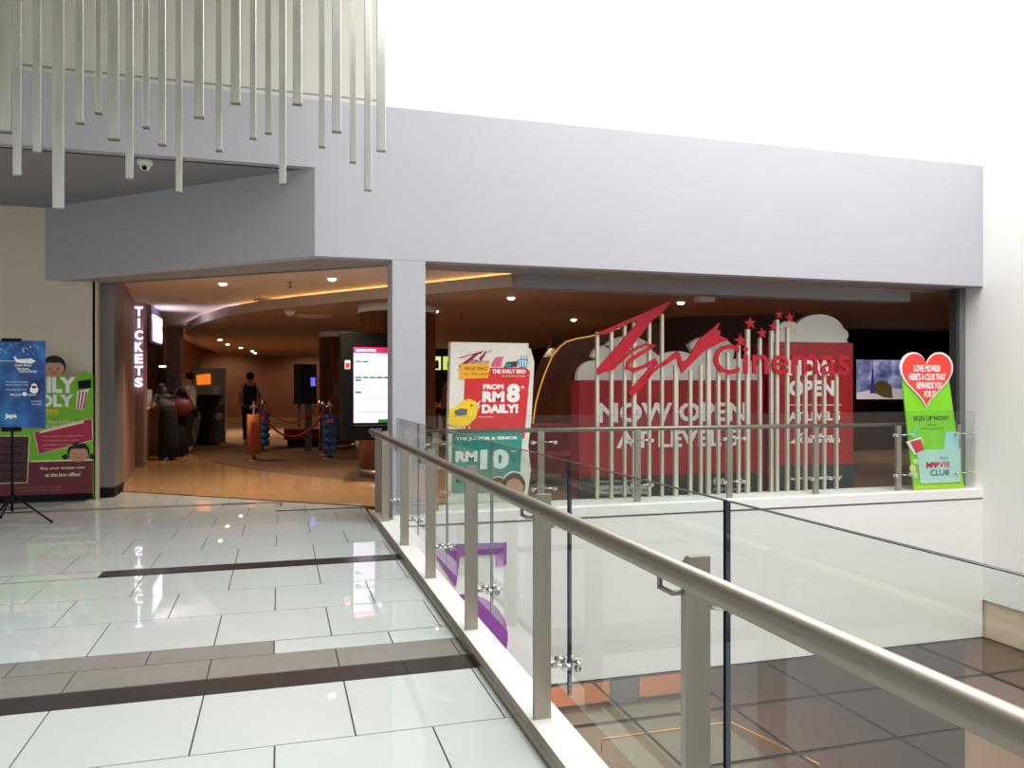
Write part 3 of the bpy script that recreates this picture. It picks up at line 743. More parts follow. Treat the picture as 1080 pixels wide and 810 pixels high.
# ---------------------------------------------------------------- price standee (slightly turned)
Yr = 8.98; a = PY(471,541,Yr); b = PY(556,541,Yr)
lean = (PY(480,362,Yr).x - a.x)/2.0
FR = frame((a.x,Yr,.02), (1,0,0), (lean,0,1.93)); W = .94; Hh = 1.92
def RR(x, y):                                       # px of the photo -> standee coordinates
    v = PY(x, y, Yr); hh = (v.z-.02)/1.93*Hh; return (v.x-a.x-lean*hh/1.93, hh)
t = thing('price_standee', 'white box standee with red RM8 and teal RM10 prices behind the railing by the pillar', 'standee', (a.x+W/2,Yr,0))
build('box', MB().plate([(0,0),(W,0),(W,Hh),(0,Hh)], FR, .14, -.14), M_board, t)
build('side_cutout', MB().plate([(W-.05,.0),(W+.05,.05),(W+.09,.4),(W+.05,.7),(W+.08,1.0),(W+.10,1.7),(W+.05,1.86),(W-.05,1.88)], FR, .03, -.10), M_board, t)
k = MB().plate([RR(488,468),RR(487,455),RR(494,398),RR(496,387)]+[RR(553,387),RR(556,389),RR(557,392),RR(551,459),RR(547,462),RR(543,455),RR(488,455)], FR, .002, .001)
build('red_panel', MB().plate([RR(488,462),RR(490,397),RR(516,392),RR(517,387),RR(555,387),RR(559,391),RR(553,462)], FR, .002, .001), M_vred, t)
build('teal_panel', MB().plate([RR(476,520),RR(477,458),RR(480,455),RR(548,455),RR(551,459),RR(547,520)], FR, .002, .004), M_teal, t)
build('yellow_tag', MB().plate([RR(484,399),RR(485,391),RR(483,389),RR(486,387),RR(485,383),RR(516,382),RR(515,398)], FR, .002, .006), M_ora, t)
build('black_strip', MB().plate([RR(472,537),RR(556,536),RR(556,532),RR(472,533)], FR, .002, .002), M_char, t)
m = MB()
def txr(s, xa, yb, xb, yt, bold=.03, off=.005): tx(m, s, xa, yb, xb, yt, FR, RR, off, bold)
txr('FROM', 509.5, 410, 531, 404.5, .05); txr('RM', 508.5, 423.5, 532, 412, .06); txr('8', 534, 424, 548.5, 404, .05); txr('*', 549, 411, 553, 406)
txr('DAILY!', 508, 435.5, 546.5, 425.5, .06); txr('THE EARLY BIRD', 519, 393, 554.5, 389, .04); txr('for movies before 12noon', 529, 396.5, 554, 395, 0)
txr('THE JUNIOR & SENIOR', 480.5, 465, 546, 459.5, .04, .008); txr('RM', 480, 487, 503.5, 475, .06, .008); txr('10', 506, 495, 537, 473, .06, .008); txr('**', 538, 478, 545, 474.5, .03, .008)
txr('on all movies', 490, 440, 520, 438, 0)
build('lettering', m, M_pwhite, t)
m = MB(); tx(m, 'VALUE DEALS', 489, 389.5, 514, 386, FR, RR, .009, .02); tx(m, 'ALL YEAR LONG', 489, 395, 514, 392.5, FR, RR, .009, 0); build('tag_lettering', m, mat('print_umber', (120,80,20), .5), t)
m = MB()
def lg(u, v): return RR(483+(u-100)*.095, 376.5+(v-155)*.062+0)
m.plate([lg(*q_) for q_ in T1], FR, .002, .002)
L_, R_ = ribbon2d(G1)
for i in range(len(G1)-1): m.plate([lg(*L_[i]),lg(*L_[i+1]),lg(*R_[i+1]),lg(*R_[i])], FR, .002, .0021+.00002*i)
m.plate([RR(505,377),RR(509,373),RR(513,368.5),RR(512,372),RR(509,378),RR(507,380)], FR, .002, .002)
for x, y in ((513,371),(516,370),(518,368.5),(511,374)): c = RR(x,y); m.plate(star(c[0],c[1],.012), FR, .002, .002)
tx(m, 'Cinemas', 497, 382.5, 516, 378, FR, RR, .003, .0)
build('logo', m, mat('logo_maroon', (150,24,60), .5), t)
# bird
m = MB(); c = RR(490,433)
m.plate([RR(472,445),RR(474,431),RR(482,428),RR(487,422),RR(495,420),RR(502,423),RR(504,430),RR(502,440),RR(494,448),RR(484,450),RR(474,448)], FR, .003, .008, 0)
m.plate([RR(479,433),RR(486,430),RR(493,431),RR(492,437),RR(484,438),RR(480,437)], FR, .003, .012, 1)
m.plate([RR(502,426),RR(507,421),RR(504,428)], FR, .003, .008, 2); m.plate([RR(503,429),RR(507,427),RR(504,431)], FR, .003, .008, 2)
for x in (489,494): m.plate([RR(x,449),RR(x+1,449),RR(x+1.4,455),RR(x+.2,455)], FR, .003, .009, 2)
m.plate(circ(RR(497,427)[0],RR(497,427)[1],.012,10), FR, .003, .012, 3)
build('bird_picture', m, [M_yel, M_pgrey, M_pwhite, M_black], t)
m = MB(); m.plate([RR(518,383),RR(523,376),RR(531,375),RR(528,386),RR(518,386)], FR, .003, .003, 0)
m.plate([RR(531,387),RR(534,381),RR(546,380),RR(545,386)], FR, .003, .004, 1); m.plate([RR(532,386),RR(533,382),RR(539,383),RR(538,387)], FR, .003, .007, 2)
m.plate([RR(546,378),RR(557,378),RR(555.5,387),RR(547.5,387)], FR, .003, .003, 3)
for k in range(3): m.plate([RR(547.5+k*3,379),RR(549+k*3,379),RR(549+k*2.8,386),RR(548+k*2.8,386)], FR, .003, .006, 4)
for k in range(3): m.plate([RR(549+k*3,378),RR(550+k*3,378),RR(550.4+k*3,374),RR(549.8+k*3,374)], FR, .003, .003, 3)
build('snack_picture', m, [M_pink, M_char, M_teal, mat('print_blue', (60,140,200), .5), M_pwhite], t)
m = MB()
for cx, cy, rx, ry in ((542,512,12,14),(525,512,9,9)):
    def el(f, k0=0): return [RR(cx+rx*f*math.cos(math.radians(a_)), cy+k0-ry*f*math.sin(math.radians(a_))) for a_ in range(0,360,20)]
    m.plate(el(1.12), FR, .003, .010, 2); m.plate(el(1.0), FR, .003, .014, 1); m.plate(el(.8,3.5), FR, .003, .018, 0)
build('couple_picture', m, [M_skin, mat('hair_brown', (78,52,42), .6), M_pwhite], t)

# ---------------------------------------------------------------- heart standee
Yh = 8.98; b0 = PY(965,517,8.8); ln = .22
FH = frame((0,8.455,0))
def HH(x, y):                                       # photo px -> standee coordinates on a leaning board
    v0 = PY(x, y, 8.44); return (v0.x, max(v0.z, .078))
lx = lambda y: HH(965,y)
t = thing('heart_standee', 'lime green leaning standee with a red heart top at the right end of the ledge', 'standee', (8.5,8.455,.075))
build('board', MB().plate([HH(965,517),HH(1018,515),HH(1001,395),HH(952,395)], FH, .02, -.02), M_lime, t)
def heart(cx, cy, sx, sy, n=40):
    out = []
    for i in range(n):
        a_ = 2*math.pi*i/n; X_ = 16*math.sin(a_)**3; Y_ = 13*math.cos(a_)-5*math.cos(2*a_)-2*math.cos(3*a_)-math.cos(4*a_)
        out.append(HH(cx+X_*sx/16+ (Y_<-6)*(-(Y_+6))*0, cy-Y_*sy/15))
    return out
build('heart_border', MB().plate(heart(977,396,28,31), FH, .02, .0), M_pwhite, t)
build('heart', MB().plate(heart(977,396,26,29), FH, .006, .02), M_heart, t)
m = MB()
for s, xa, xb, y in (('LOVE MOVIES?',963,991,392),('HERE\'S A CLUB THAT',958,996.5,401),('REWARDS YOU',966,993,410),('FOR IT',974,986,419)): tx(m, s, xa, y, xb, y-7, FH, HH, .028, .03)
build('heart_lettering', m, M_pwhite, t)
m = MB(); tx(m, 'SIGN UP NOW!', 964, 444, 1001, 438.5, FH, HH, .003, .02); tx(m, 'visit us at', 979, 449, 989, 446.5, FH, HH, .003, 0); tx(m, 'www.tgv.com.my', 972, 453.5, 997, 451, FH, HH, .003, 0)
build('board_lettering', m, mat('dark_olive_print', (60,90,20), .5), t)
build('club_card', MB().plate([HH(967,475),HH(1013,473),HH(1013,508),HH(971,510)], FH, .012, .004), M_mint, t)
m = MB(); tx(m, 'M', 977, 494, 983, 487, FH, HH, .018, .02); tx(m, 'VIE', 990, 493, 1002, 486.5, FH, HH, .018, .02); build('movie_lettering', m, M_vred, t)
m = MB(); tx(m, 'CLUB', 981, 502, 1001, 495, FH, HH, .018, .02); tx(m, 'TGV', 991, 485, 1000, 482, FH, HH, .018, 0); build('club_lettering', m, mat('print_navy', (60,80,140), .5), t)
def mh(cx, cy, s_): return [HH(cx+s_*math.sin(a_)**3, cy-s_*(13*math.cos(a_)-5*math.cos(2*a_)-2*math.cos(3*a_)-math.cos(4*a_))/16) for a_ in [2*math.pi*i/24 for i in range(24)]]
build('small_heart', MB().plate(mh(986.5,490,3.6), FH, .003, .016), M_vred, t)
m = MB(); m.plate([HH(956,466),HH(972,461),HH(975,474),HH(965,480)], FH, .01, .004, 0); m.plate([HH(960,466),HH(971,463),HH(975,474),HH(966,478)], FH, .01, .008, 1)
m.plate([HH(963,462),HH(964,456),HH(968,450),HH(969,452),HH(966,457),HH(965,462)], FH, .01, .004, 2)
build('drink_picture', m, [M_pwhite, M_vred, mat('print_aqua', (90,210,200), .5)], t)
build('ticket_picture', MB().plate([HH(998,455),HH(1012,456),HH(1011,475),HH(996,474)], FH, .01, .002), mat('pale_aqua_card', (170,222,224), .5), t)
m = MB()
for cx, cy, r in ((963,494,.04),(966,487,.03),(965,501,.035),(961,500,.02)): c = HH(cx,cy); m.plate(circ(c[0],c[1],r*1.2,10), FH, .012, .002)
build('popcorn_picture', m, mat('popcorn_cream', (226,224,150), .5), t)
build('footer_strip', MB().plate([HH(965,517),HH(1018,515),HH(1017.4,510),HH(964.6,511)], FH, .003, .001), mat('yellow_green', (176,206,30), .5), t)
build('rear_support', MB().bevbox(8.25,8.40,8.476,8.484,.08,1.0,.002), M_board, t)

# ---------------------------------------------------------------- wooden column and showtimes totem
cc = Vector((1.84,12.95,0)); R = .62
t = thing('wooden_column', 'round walnut column with steel foot ring behind the showtimes screen', 'column', cc)
build('shaft', MB().lathe(cc, [(R,.12),(R,2.62)], 48), M_wood, t)
build('foot_ring', MB().lathe(cc, [(R+.015,.0),(R+.015,.12)], 48), M_steel, t)
build('top_ring', MB().lathe(cc, [(R+.02,2.62),(R+.02,2.74)], 48), M_bwhite, t)
Yt = 12.0; FT = frame((0,Yt,0)); LT = lambda x, y: (PY(x,y,Yt).x, PY(x,y,Yt).z)
x0, z1 = LT(360,350); x1 = x0+1.0; z0 = LT(360,465)[1]
t = thing('showtimes_screen', 'tall black totem with lit white showtimes screen mounted on the walnut column', 'display screen', ((x0+x1)/2,Yt,z0))
build('casing', MB().bevbox(x0,x1,Yt,Yt+.33,z0,z1,.01), M_black, t)
s0 = LT(373,452); s1 = LT(373,366); sx0, sx1, sz0, sz1 = s0[0], s0[0]+.66, LT(373,446)[1], s1[1]
def scr_mat(name, rgb, e): return mat(name, rgb, .3, emit=e, noise=0)
sc = build('screen', MB().plate([(sx0,sz0),(sx1,sz0),(sx1,sz1),(sx0,sz1)], FT, .004), scr_mat('screen_white', (228,222,255), .95), t)
build('screen_header', MB().plate([(sx0,sz1-.09),(sx1,sz1-.09),(sx1,sz1),(sx0,sz1)], FT, .002, .005), scr_mat('screen_magenta', (190,30,90), .6), sc)
m = MB(); put_text(m, 'NOWSHOWING', FT, sx0+.03, sz1-.07, .30, .045, .008); build('header_lettering', m, scr_mat('screen_text', (255,230,240), .9), sc)
m = MB()
for r_, (dz, n_) in enumerate(((.20,2),(.44,6),(.48,1),(.66,1))):
    m.cut.append((len(m.v), len(m.f)))
    for k in range(n_): m.plate([(sx0+.02+k*.105,sz1-dz-.025),(sx0+.115+k*.105,sz1-dz-.025),(sx0+.115+k*.105,sz1-dz),(sx0+.02+k*.105,sz1-dz)], FT, .002, .005)
build('time_boxes', m, scr_mat('screen_teal', (24,110,120), .3), sc)
m = MB()
for dz, s_ in ((.145,'THE WONDER CAR (PG13)'),(.375,'MIDNIGHT BLUES DUEL (P13)'),(.575,'THE INCREDIBLE CLOUD RACE')): put_text(m, s_, FT, sx0+.02, sz1-dz, .5, .03, .006, bold=0)
for k in range(3): m.box(sx0+.01,sx1-.01,Yt-.007,Yt-.005,sz1-.77-k*.2,sz1-.766-k*.2)
build('row_lines', m, scr_mat('screen_grey_text', (130,120,150), .2), sc)
m = MB(); m.plate([(sx0+.36,sz0),(sx1,sz0),(sx1,sz0+.05),(sx0+.36,sz0+.05)], FT, .002, .005); build('footer_bar', m, scr_mat('screen_green', (40,130,40), .5), sc)
m = MB(); m.plate(rrect(x0+.05,z1-.55,x0+.13,z1-.42,.01), FT, .004); build('side_badge', m, M_bwhite, t)
build('side_badge_print', MB().plate(rrect(x0+.06,z1-.53,x0+.12,z1-.46,.01), FT, .004, .004), M_vred, t)

# second column and screens farther back
cc = Vector((1.30,19.1,0))
t = thing('wooden_column', 'farther dark walnut column beside the black side screens', 'column', cc)
build('shaft', MB().lathe(cc, [(.42,.12),(.42,2.6)], 36), M_wood, t); build('foot_ring', MB().lathe(cc, [(.43,0),(.43,.12)], 36), M_steel, t); build('top_ring', MB().lathe(cc, [(.43,2.6),(.43,2.74)], 36), M_bwhite, t)
for Yd, xa, xb, lab, glow in ((18.3,317,334,'black totem screen with blue glow left of the farther column',1),(22.5,310,321,'most distant black totem screen, left of the glowing one',0)):
    a_ = PY(xa,384,Yd); b_ = PY(xb,426,Yd)
    t = thing('totem_screen', lab, 'display screen', ((a_.x+b_.x)/2,Yd,0))
    build('casing', MB().bevbox(a_.x,b_.x,Yd,Yd+.25,b_.z,a_.z,.01), M_black, t)
    build('stand', MB().box(a_.x+.1,b_.x-.1,Yd+.05,Yd+.2,0,b_.z+.01), M_char, t)
    if glow:
        build('screen_glow', MB().box(b_.x-.13,b_.x-.03,Yd-.004,Yd+.002,b_.z+.4,a_.z-.3), scr_mat('screen_blue_violet', (120,120,255), .8), t)
p_ = PY(322,447,20)
t = thing('low_bench', 'low dark red bench on the carpet behind the rope barrier', 'bench', (p_.x,20,0))
build('seat', MB().bevbox(p_.x-.5,p_.x+.55,19.7,20.3,.18,.44,.03), mat('dark_red_cloth', (98,30,28), .8), t); build('plinth', MB().box(p_.x-.42,p_.x+.47,19.75,20.25,0,.18), M_black, t)

# ---------------------------------------------------------------- rope barrier
def stanchion(x, y, Y, label, sleeve, scale=1):
    p_ = PY(x, 410, Y); p_ = Vector((p_.x, Y, 0))
    t = thing('rope_stanchion', label, 'stanchion', p_, 'rope barrier posts')
    build('base', MB().lathe(p_, [(.17,0),(.17,.015),(.10,.035),(.03,.05)], 24), M_chrome, t)
    build('post', MB().tube([p_+Vector((0,0,.04)), p_+Vector((0,0,1.06))], .022, 12), M_chrome, t)
    build('top_knob', MB().lathe(p_, [(.03,1.04),(.05,1.06),(.05,1.10),(.03,1.12),(.035,1.14),(.001,1.17)], 16), M_chrome, t)
    h = MB()
    for s in (-1,1): h.tube([p_+Vector((0,0,1.03)), p_+Vector((s*.05,0,1.05)), p_+Vector((s*.075,0,1.01))], .008, 6)
    build('rope_hook', h, M_chrome, t)
    if sleeve == 'orange':
        build('sleeve', MB().lathe(p_, [(.13,.12),(.13,.90)], 20), mat('orange_sleeve', (206,120,44), .6, noise=.2, scale=5), t)
        m = MB(); m.box(p_.x-.05,p_.x+.05,p_.y-.136,p_.y-.12,.3,.75); build('sleeve_print', m, M_vred, t)
    if sleeve == 'blue':
        prof = []
        for k in range(5): prof += [(.12,.13+k*.155),(.155,.17+k*.155),(.155,.23+k*.155),(.12,.27+k*.155)]
        build('sleeve', MB().lathe(p_, prof, 20), mat('blue_sleeve', (40,84,150), .5, noise=.3, scale=9), t)
        build('sleeve_print', MB().box(p_.x-.07,p_.x+.06,p_.y-.158,p_.y-.12,.72,.80), M_pink, t)
    return p_
s1 = stanchion(268,485,16.3,'polished rope stanchion with orange printed sleeve, nearest left of the barrier','orange')
s2 = stanchion(348,483,16.3,'polished rope stanchion with blue bubble sleeve beside the walnut column','blue')
s3 = stanchion(277,470,18.6,'polished rope stanchion with blue sleeve just behind the orange one','blue')
s4 = stanchion(337,470,18.2,'bare polished rope stanchion behind the right blue one',None)
s5 = stanchion(341,470,17.3,'bare polished rope stanchion between the two right-hand posts',None)
def rope(a, b, sag, lab):
    pts = []
    for i in range(17):
        t_ = i/16; v = a.lerp(b, t_); v = Vector((v.x, v.y, 1.01-sag*4*t_*(1-t_))); pts.append(v)
    tag(build('barrier_rope', MB().tube(pts, .02, 8), mat('red_velvet_rope', (190,28,34), .6)), lab, 'rope', 'red barrier ropes')
rope(s1+Vector((.075,0,0)), s2-Vector((.075,0,0)), .56, 'bright red velvet rope sagging between the two front sleeved posts')
rope(s3+Vector((.075,0,0)), s4-Vector((.075,0,0)), .36, 'farther red rope sagging behind the front one')

# ---------------------------------------------------------------- ticket counter
t = thing('ticket_counter', 'brown ticket counter with pale top running back beside the ticket pier', 'counter', (-3,18,0))
build('front_panel', MB().prism([(-3.2,16.0),(-2.42,16.0),(-2.5,17.0),(-2.62,18.0),(-2.72,21.0),(-3.2,21.0)],0,1.0), M_brownw, t)
build('counter_top', MB().prism([(-3.25,15.98),(-2.38,15.98),(-2.46,17.0),(-2.58,18.0),(-2.68,21.0),(-3.25,21.0)],1.0,1.05), M_bwhite, t)
t = thing('counter_display', 'pale clear leaflet holder standing on the ticket counter', 'leaflet holder', (-2.6,17.4,1.05))
build('holder', MB().bevbox(-2.75,-2.45,17.2,17.23,1.05,1.38,.005), mat('pale_lilac_card', (206,190,200), .5), t)
build('leaflets', MB().bevbox(-2.72,-2.48,17.235,17.27,1.08,1.34,.005), M_pink, t)
t = thing('wall_monitor', 'small dark framed notice with a lit white bar on the wall above the counter', 'notice', (-3.2,22.2,1.5))
a_ = PY(166,384,22.28)
build('notice_frame', MB().bevbox(a_.x,a_.x+.42,22.22,22.29,a_.z-.8,a_.z,.01), mat('notice_maroon', (80,30,30), .5), t)
build('lit_bar', MB().box(a_.x+.05,a_.x+.3,22.21,22.22,a_.z-.08,a_.z-.04), scr_mat('lit_bar_white', (255,240,210), 4), t)

# promotion booth with black cocktail table
Yk = 22.0; a_ = PY(203,388,Yk); b_ = PY(238,466,Yk)
t = thing('promotion_booth', 'pale green booth panel with glowing orange picture near the ticket queue', 'promotional booth', ((a_.x+b_.x)/2,Yk,0))
FK = frame((0,Yk,0)); LK = lambda x, y: (PY(x,y,Yk).x, PY(x,y,Yk).z)
build('back_panel', MB().bevbox(a_.x,b_.x,Yk,Yk+.12,.0,a_.z,.01), mat('pale_green_board', (176,190,160), .6), t)
build('blue_base', MB().box(a_.x+.5,b_.x-.01,Yk-.006,Yk,.02,LK(0,428)[1]), mat('faded_blue_board', (96,112,120), .6), t)
build('lit_picture', MB().plate([LK(207,396),LK(222,394),LK(222,405),LK(208,406)], FK, .02), scr_mat('orange_picture', (255,130,30), .9), t)
build('white_card', MB().plate([LK(226,407),LK(231,407),LK(231,417),LK(225,417)], FK, .02), M_pwhite, t)
m = MB()
for x, y in ((211,438),(231,439)): c = LK(x,y); m.plate(circ(c[0],c[1],.10,14), FK, .02)
build('round_print', m, M_pcream, t)
c = Vector((PY(219,410,21.2).x, 21.2, 0))
tag(build('cocktail_table', MB().lathe(c, [(.30,0),(.26,.1),(.17,.55),(.15,.72),(.24,1.0),(.36,1.22),(.36,1.25)], 28), M_blackc), 'tall cocktail table in a black stretch cover before the pale green booth', 'table')

# ---------------------------------------------------------------- people
def skin_mesh(name, verts, edges, radii, material, parent, sub=2, root=0):
    me = bpy.data.meshes.new(name); o0 = wo(parent)
    me.from_pydata([Vector(v)-o0 for v in verts], edges, []); o = bpy.data.objects.new(name, me); scene.collection.objects.link(o)
    md = o.modifiers.new('skin', 'SKIN'); md.use_smooth_shade = True
    for i, r in enumerate(radii):
        sv = me.skin_vertices[0].data[i]; sv.radius = r if isinstance(r, tuple) else (r, r); sv.use_root = (i == root)
    s = o.modifiers.new('sub', 'SUBSURF'); s.levels = sub; s.render_levels = sub
    dg = bpy.context.evaluated_depsgraph_get(); nm = bpy.data.meshes.new_from_object(o.evaluated_get(dg))
    bpy.data.objects.remove(o); nm.name = name; nm.materials.clear(); nm.materials.append(material)
    for p_ in nm.polygons: p_.use_smooth = True
    o = bpy.data.objects.new(name, nm); scene.collection.objects.link(o)
    if parent: o.parent = parent
    ORIGIN[o.name] = o0; return o
def person(px, Y, face, label, shirt, trousers, hair, h=1.68, lean=0, stride=0, armL=0.2, armR=0.2, skirt=False, longhair=False, sleeve=.6, foot=None):
    p0 = PY(px, 410, Y); base = Vector((p0.x, Y, 0)); k = h/1.72
    t = thing('person', label, 'person', base)
    ca, sa = math.cos(face), math.sin(face)
    def W(x, y, z): # x right, y forward
        return base + Vector((x*sa + y*ca, -x*ca + y*sa, z))*k if True else None
    def lv(x, y, z, hip=.92):
        if z > hip and lean:
            dz = z-hip; return W(x, y+math.sin(lean)*dz, hip+math.cos(lean)*dz)
        return W(x, y, z)
    V = []; E = []; Rr = []
    def add(p_, r, par=None):
        V.append(p_); Rr.append((r[0]*k, r[1]*k) if isinstance(r, tuple) else r*k)
        if par is not None: E.append((par, len(V)-1))
        return len(V)-1
    pel = add(lv(0,0,.95), (.155,.115)); wa = add(lv(0,0,1.10), (.13,.10), pel); ch = add(lv(0,0,1.28), (.165,.115), wa)
    sh = add(lv(0,0,1.42), (.11,.08), ch); nk = add(lv(0,.01,1.49), .052, sh); jw = add(lv(0,.03,1.56), (.062,.075), nk); hd = add(lv(0,.02,1.64), (.078,.092), jw); tp = add(lv(0,.01,1.69), .06, hd)
    add(lv(0,.115,1.59), .014, jw)
    segs = {}
    for s, am in ((-1,armL),(1,armR)):
        a = add(lv(s*.175,0,1.40), .055, sh); e = add(lv(s*.215,.02+am*.15,1.13+am*.03), .042, a)
        fx = .12+am*.32; w_ = add(lv(s*(.225-.1*am), fx, .90+am*.28), .027, e); pm = add(lv(s*(.225-.12*am), fx+.06+am*.02, .86+am*.31), (.036,.018), w_)
        for j, (dx, ln_) in enumerate(((-.028,.06),(-.010,.075),(.010,.07),(.028,.055))):
            f1 = add(V[pm]+(W(dx,0,0)-base)*1+(W(0,.03+am*.03,-.04+am*.03)-base), .009, pm); add(V[f1]+(W(0,.012,-ln_*.5)-base), .008, f1)
        th = add(V[w_]+(W(-s*.045,.03,-.02)-base), .011, w_); add(V[th]+(W(-s*.008,.02,-.025)-base), .009, th)
        hp = add(W(s*.09,0,.86), .10, pel); st = s*stride; kn = add(W(s*.10,.04+st*.22,.48), .062, hp); an = add(W(s*.10,st*.40-.02,.09+max(0,-st)*.07), .042, kn)
        hl = add(W(s*.10,st*.40-.03,.045+max(0,-st)*.09), .04, an); add(W(s*.11,st*.40+.15,.028), (.045,.024), hl)
        segs[s] = (a, e, w_, hp, kn, an, hl)
    skin_mesh('body', V, E, Rr, M_skin, t)
    # shirt
    sv = [V[pel], V[wa], V[ch], V[sh]]; se = [(0,1),(1,2),(2,3)]; sr = [(.165*k,.125*k),(.145*k,.115*k),(.18*k,.13*k),(.115*k,.085*k)]
    for s in (-1,1):
        a, e, w_ = segs[s][:3]; i = len(sv); sv += [V[a], V[a].lerp(V[e], .98) if sleeve > .9 else V[a].lerp(V[e], sleeve)]; se += [(3,i),(i,i+1)]; sr += [.066*k,.058*k]
        if sleeve > .9: sv.append(V[e].lerp(V[w_], .9)); se.append((i+1,i+2)); sr.append(.042*k)
    skin_mesh('shirt', sv, se, sr, shirt, t)
    if skirt:
        prof = [(.15,1.16),(.175,1.02),(.185,.85),(.20,.4),(.215,.06),(.20,.05),(.15,.9)]
        build('long_skirt', MB().lathe(base, [(r*k, z*k) for r, z in prof], 24), trousers, t)
    else:
        tv = [V[pel]]; te = []; tr = [(.165*k,.125*k)]
        for s in (-1,1):
            hp, kn, an = segs[s][3:6]; i = len(tv); tv += [V[hp], V[kn], V[an]]; te += [(0,i),(i,i+1),(i+1,i+2)]; tr += [.112*k,.078*k,.060*k]
        skin_mesh('trousers', tv, te, tr, trousers, t)
    for s in (-1,1):
        hl = V[segs[s][6]]; toe = V[segs[s][6]+1]
        skin_mesh('shoe', [hl, hl.lerp(toe,.5), toe], [(0,1),(1,2)], [(.048*k,.05*k),(.05*k,.04*k),(.048*k,.032*k)], M_black if not foot else foot, t, 1)
    hc_ = V[hd]+(W(0,-.022,.012)-base); m = MB(); m.ball(hc_, (.094*k,.094*k,.098*k), 16)
    if longhair: m.ball(V[nk]+(W(0,-.05,.0)-base), (.11*k,.10*k,.17*k), 16); m.ball(V[sh]+(W(0,-.03,-.03)-base), (.20*k,.15*k,.11*k), 16)
    build('headscarf' if longhair else 'hair', m, hair, t)
    for s in (-1,1): build('eye', MB().ball(V[hd]+(W(s*.03,.083,-.035)-base), .011*k, 8), M_black, t)
    return t, V, segs
UP = math.pi/2
t1, V1_, g1 = person(177.5, 17.0, math.radians(120), 'person bending over the counter in dark patterned top and long skirt', mat('patterned_dark_top', (76,70,84), .8, noise=.4, scale=25), M_blackc, M_hair, h=1.6, lean=.55, armL=.7, armR=.8, skirt=True, longhair=True)
t2, V2_, g2 = person(188, 17.7, math.radians(115), 'person in black headscarf and long black dress carrying a red shoulder bag', M_blackc, M_blackc, M_blackc, h=1.68, lean=.22, armL=.6, armR=.3, skirt=True, longhair=True, sleeve=1)
t3, V3_, g3 = person(200, 18.9, math.radians(175), 'person in white short-sleeved shirt standing last at the ticket counter', mat('white_shirt', (206,202,192), .8), mat('dark_jeans', (34,38,52), .8), M_hair, h=1.74, armL=.4, armR=.6)
t4, V4_, g4 = person(264, 20.6, UP, 'person in white shirt with a black backpack walking away from the camera', mat('white_cotton', (210,206,196), .8), mat('dark_trousers', (30,30,34), .8), M_hair, h=1.78, stride=.45, armL=.2, armR=.1, foot=M_bwhite)
b_ = V4_[2]
m = MB().bevbox(b_.x-.16,b_.x+.16,b_.y-.31,b_.y-.135,b_.z-.32,b_.z+.14,.06)
bp = thing('backpack', 'black backpack worn by the walking visitor', 'backpack', (b_.x,b_.y-.2,b_.z-.3)); build('bag', m, M_blackc, bp)
build('front_pocket', MB().bevbox(b_.x-.12,b_.x+.12,b_.y-.33,b_.y-.28,b_.z-.28,b_.z-.06,.02), M_black, bp)
for s in (-1,1): build('strap', MB().tube([(b_.x+s*.11,b_.y-.14,b_.z+.12),(b_.x+s*.12,b_.y-.02,b_.z+.20),(b_.x+s*.12,b_.y+.13,b_.z+.08),(b_.x+s*.14,b_.y+.13,b_.z-.15),(b_.x+s*.15,b_.y-.12,b_.z-.28)], .018, 8), M_black, bp)
b_ = V2_[2]+Vector((.12,-.27,-.22))
bg_ = thing('shoulder_bag', 'dark red shoulder bag hanging at the back of the person in black', 'bag', b_-Vector((0,0,.18)))
build('bag_body', MB().ball(b_, (.24,.11,.19), 18), mat('dark_red_leather', (92,34,34), .5), bg_)
build('strap', MB().tube([b_+Vector((-.2,0,.1)), b_+Vector((-.12,.04,.32)), b_+Vector((-.05,.12,.42)), b_+Vector((.1,.06,.30)), b_+Vector((.2,0,.1))], .014, 8), mat('dark_red_leather', (92,34,34)), bg_)
person(454, 17.5, UP, 'person with long black hair at the snack counter right of the grey pillar', M_blackc, M_blackc, M_hair, h=1.80, longhair=True, armL=.5, armR=.4, sleeve=1)
person(471, 19.0, math.radians(20), 'person in tan top behind the left edge of the price standee', mat('tan_shirt', (180,140,110), .8), mat('dark_trousers', (30,30,34), .8), M_hair, h=1.70, armL=.5, armR=.4)

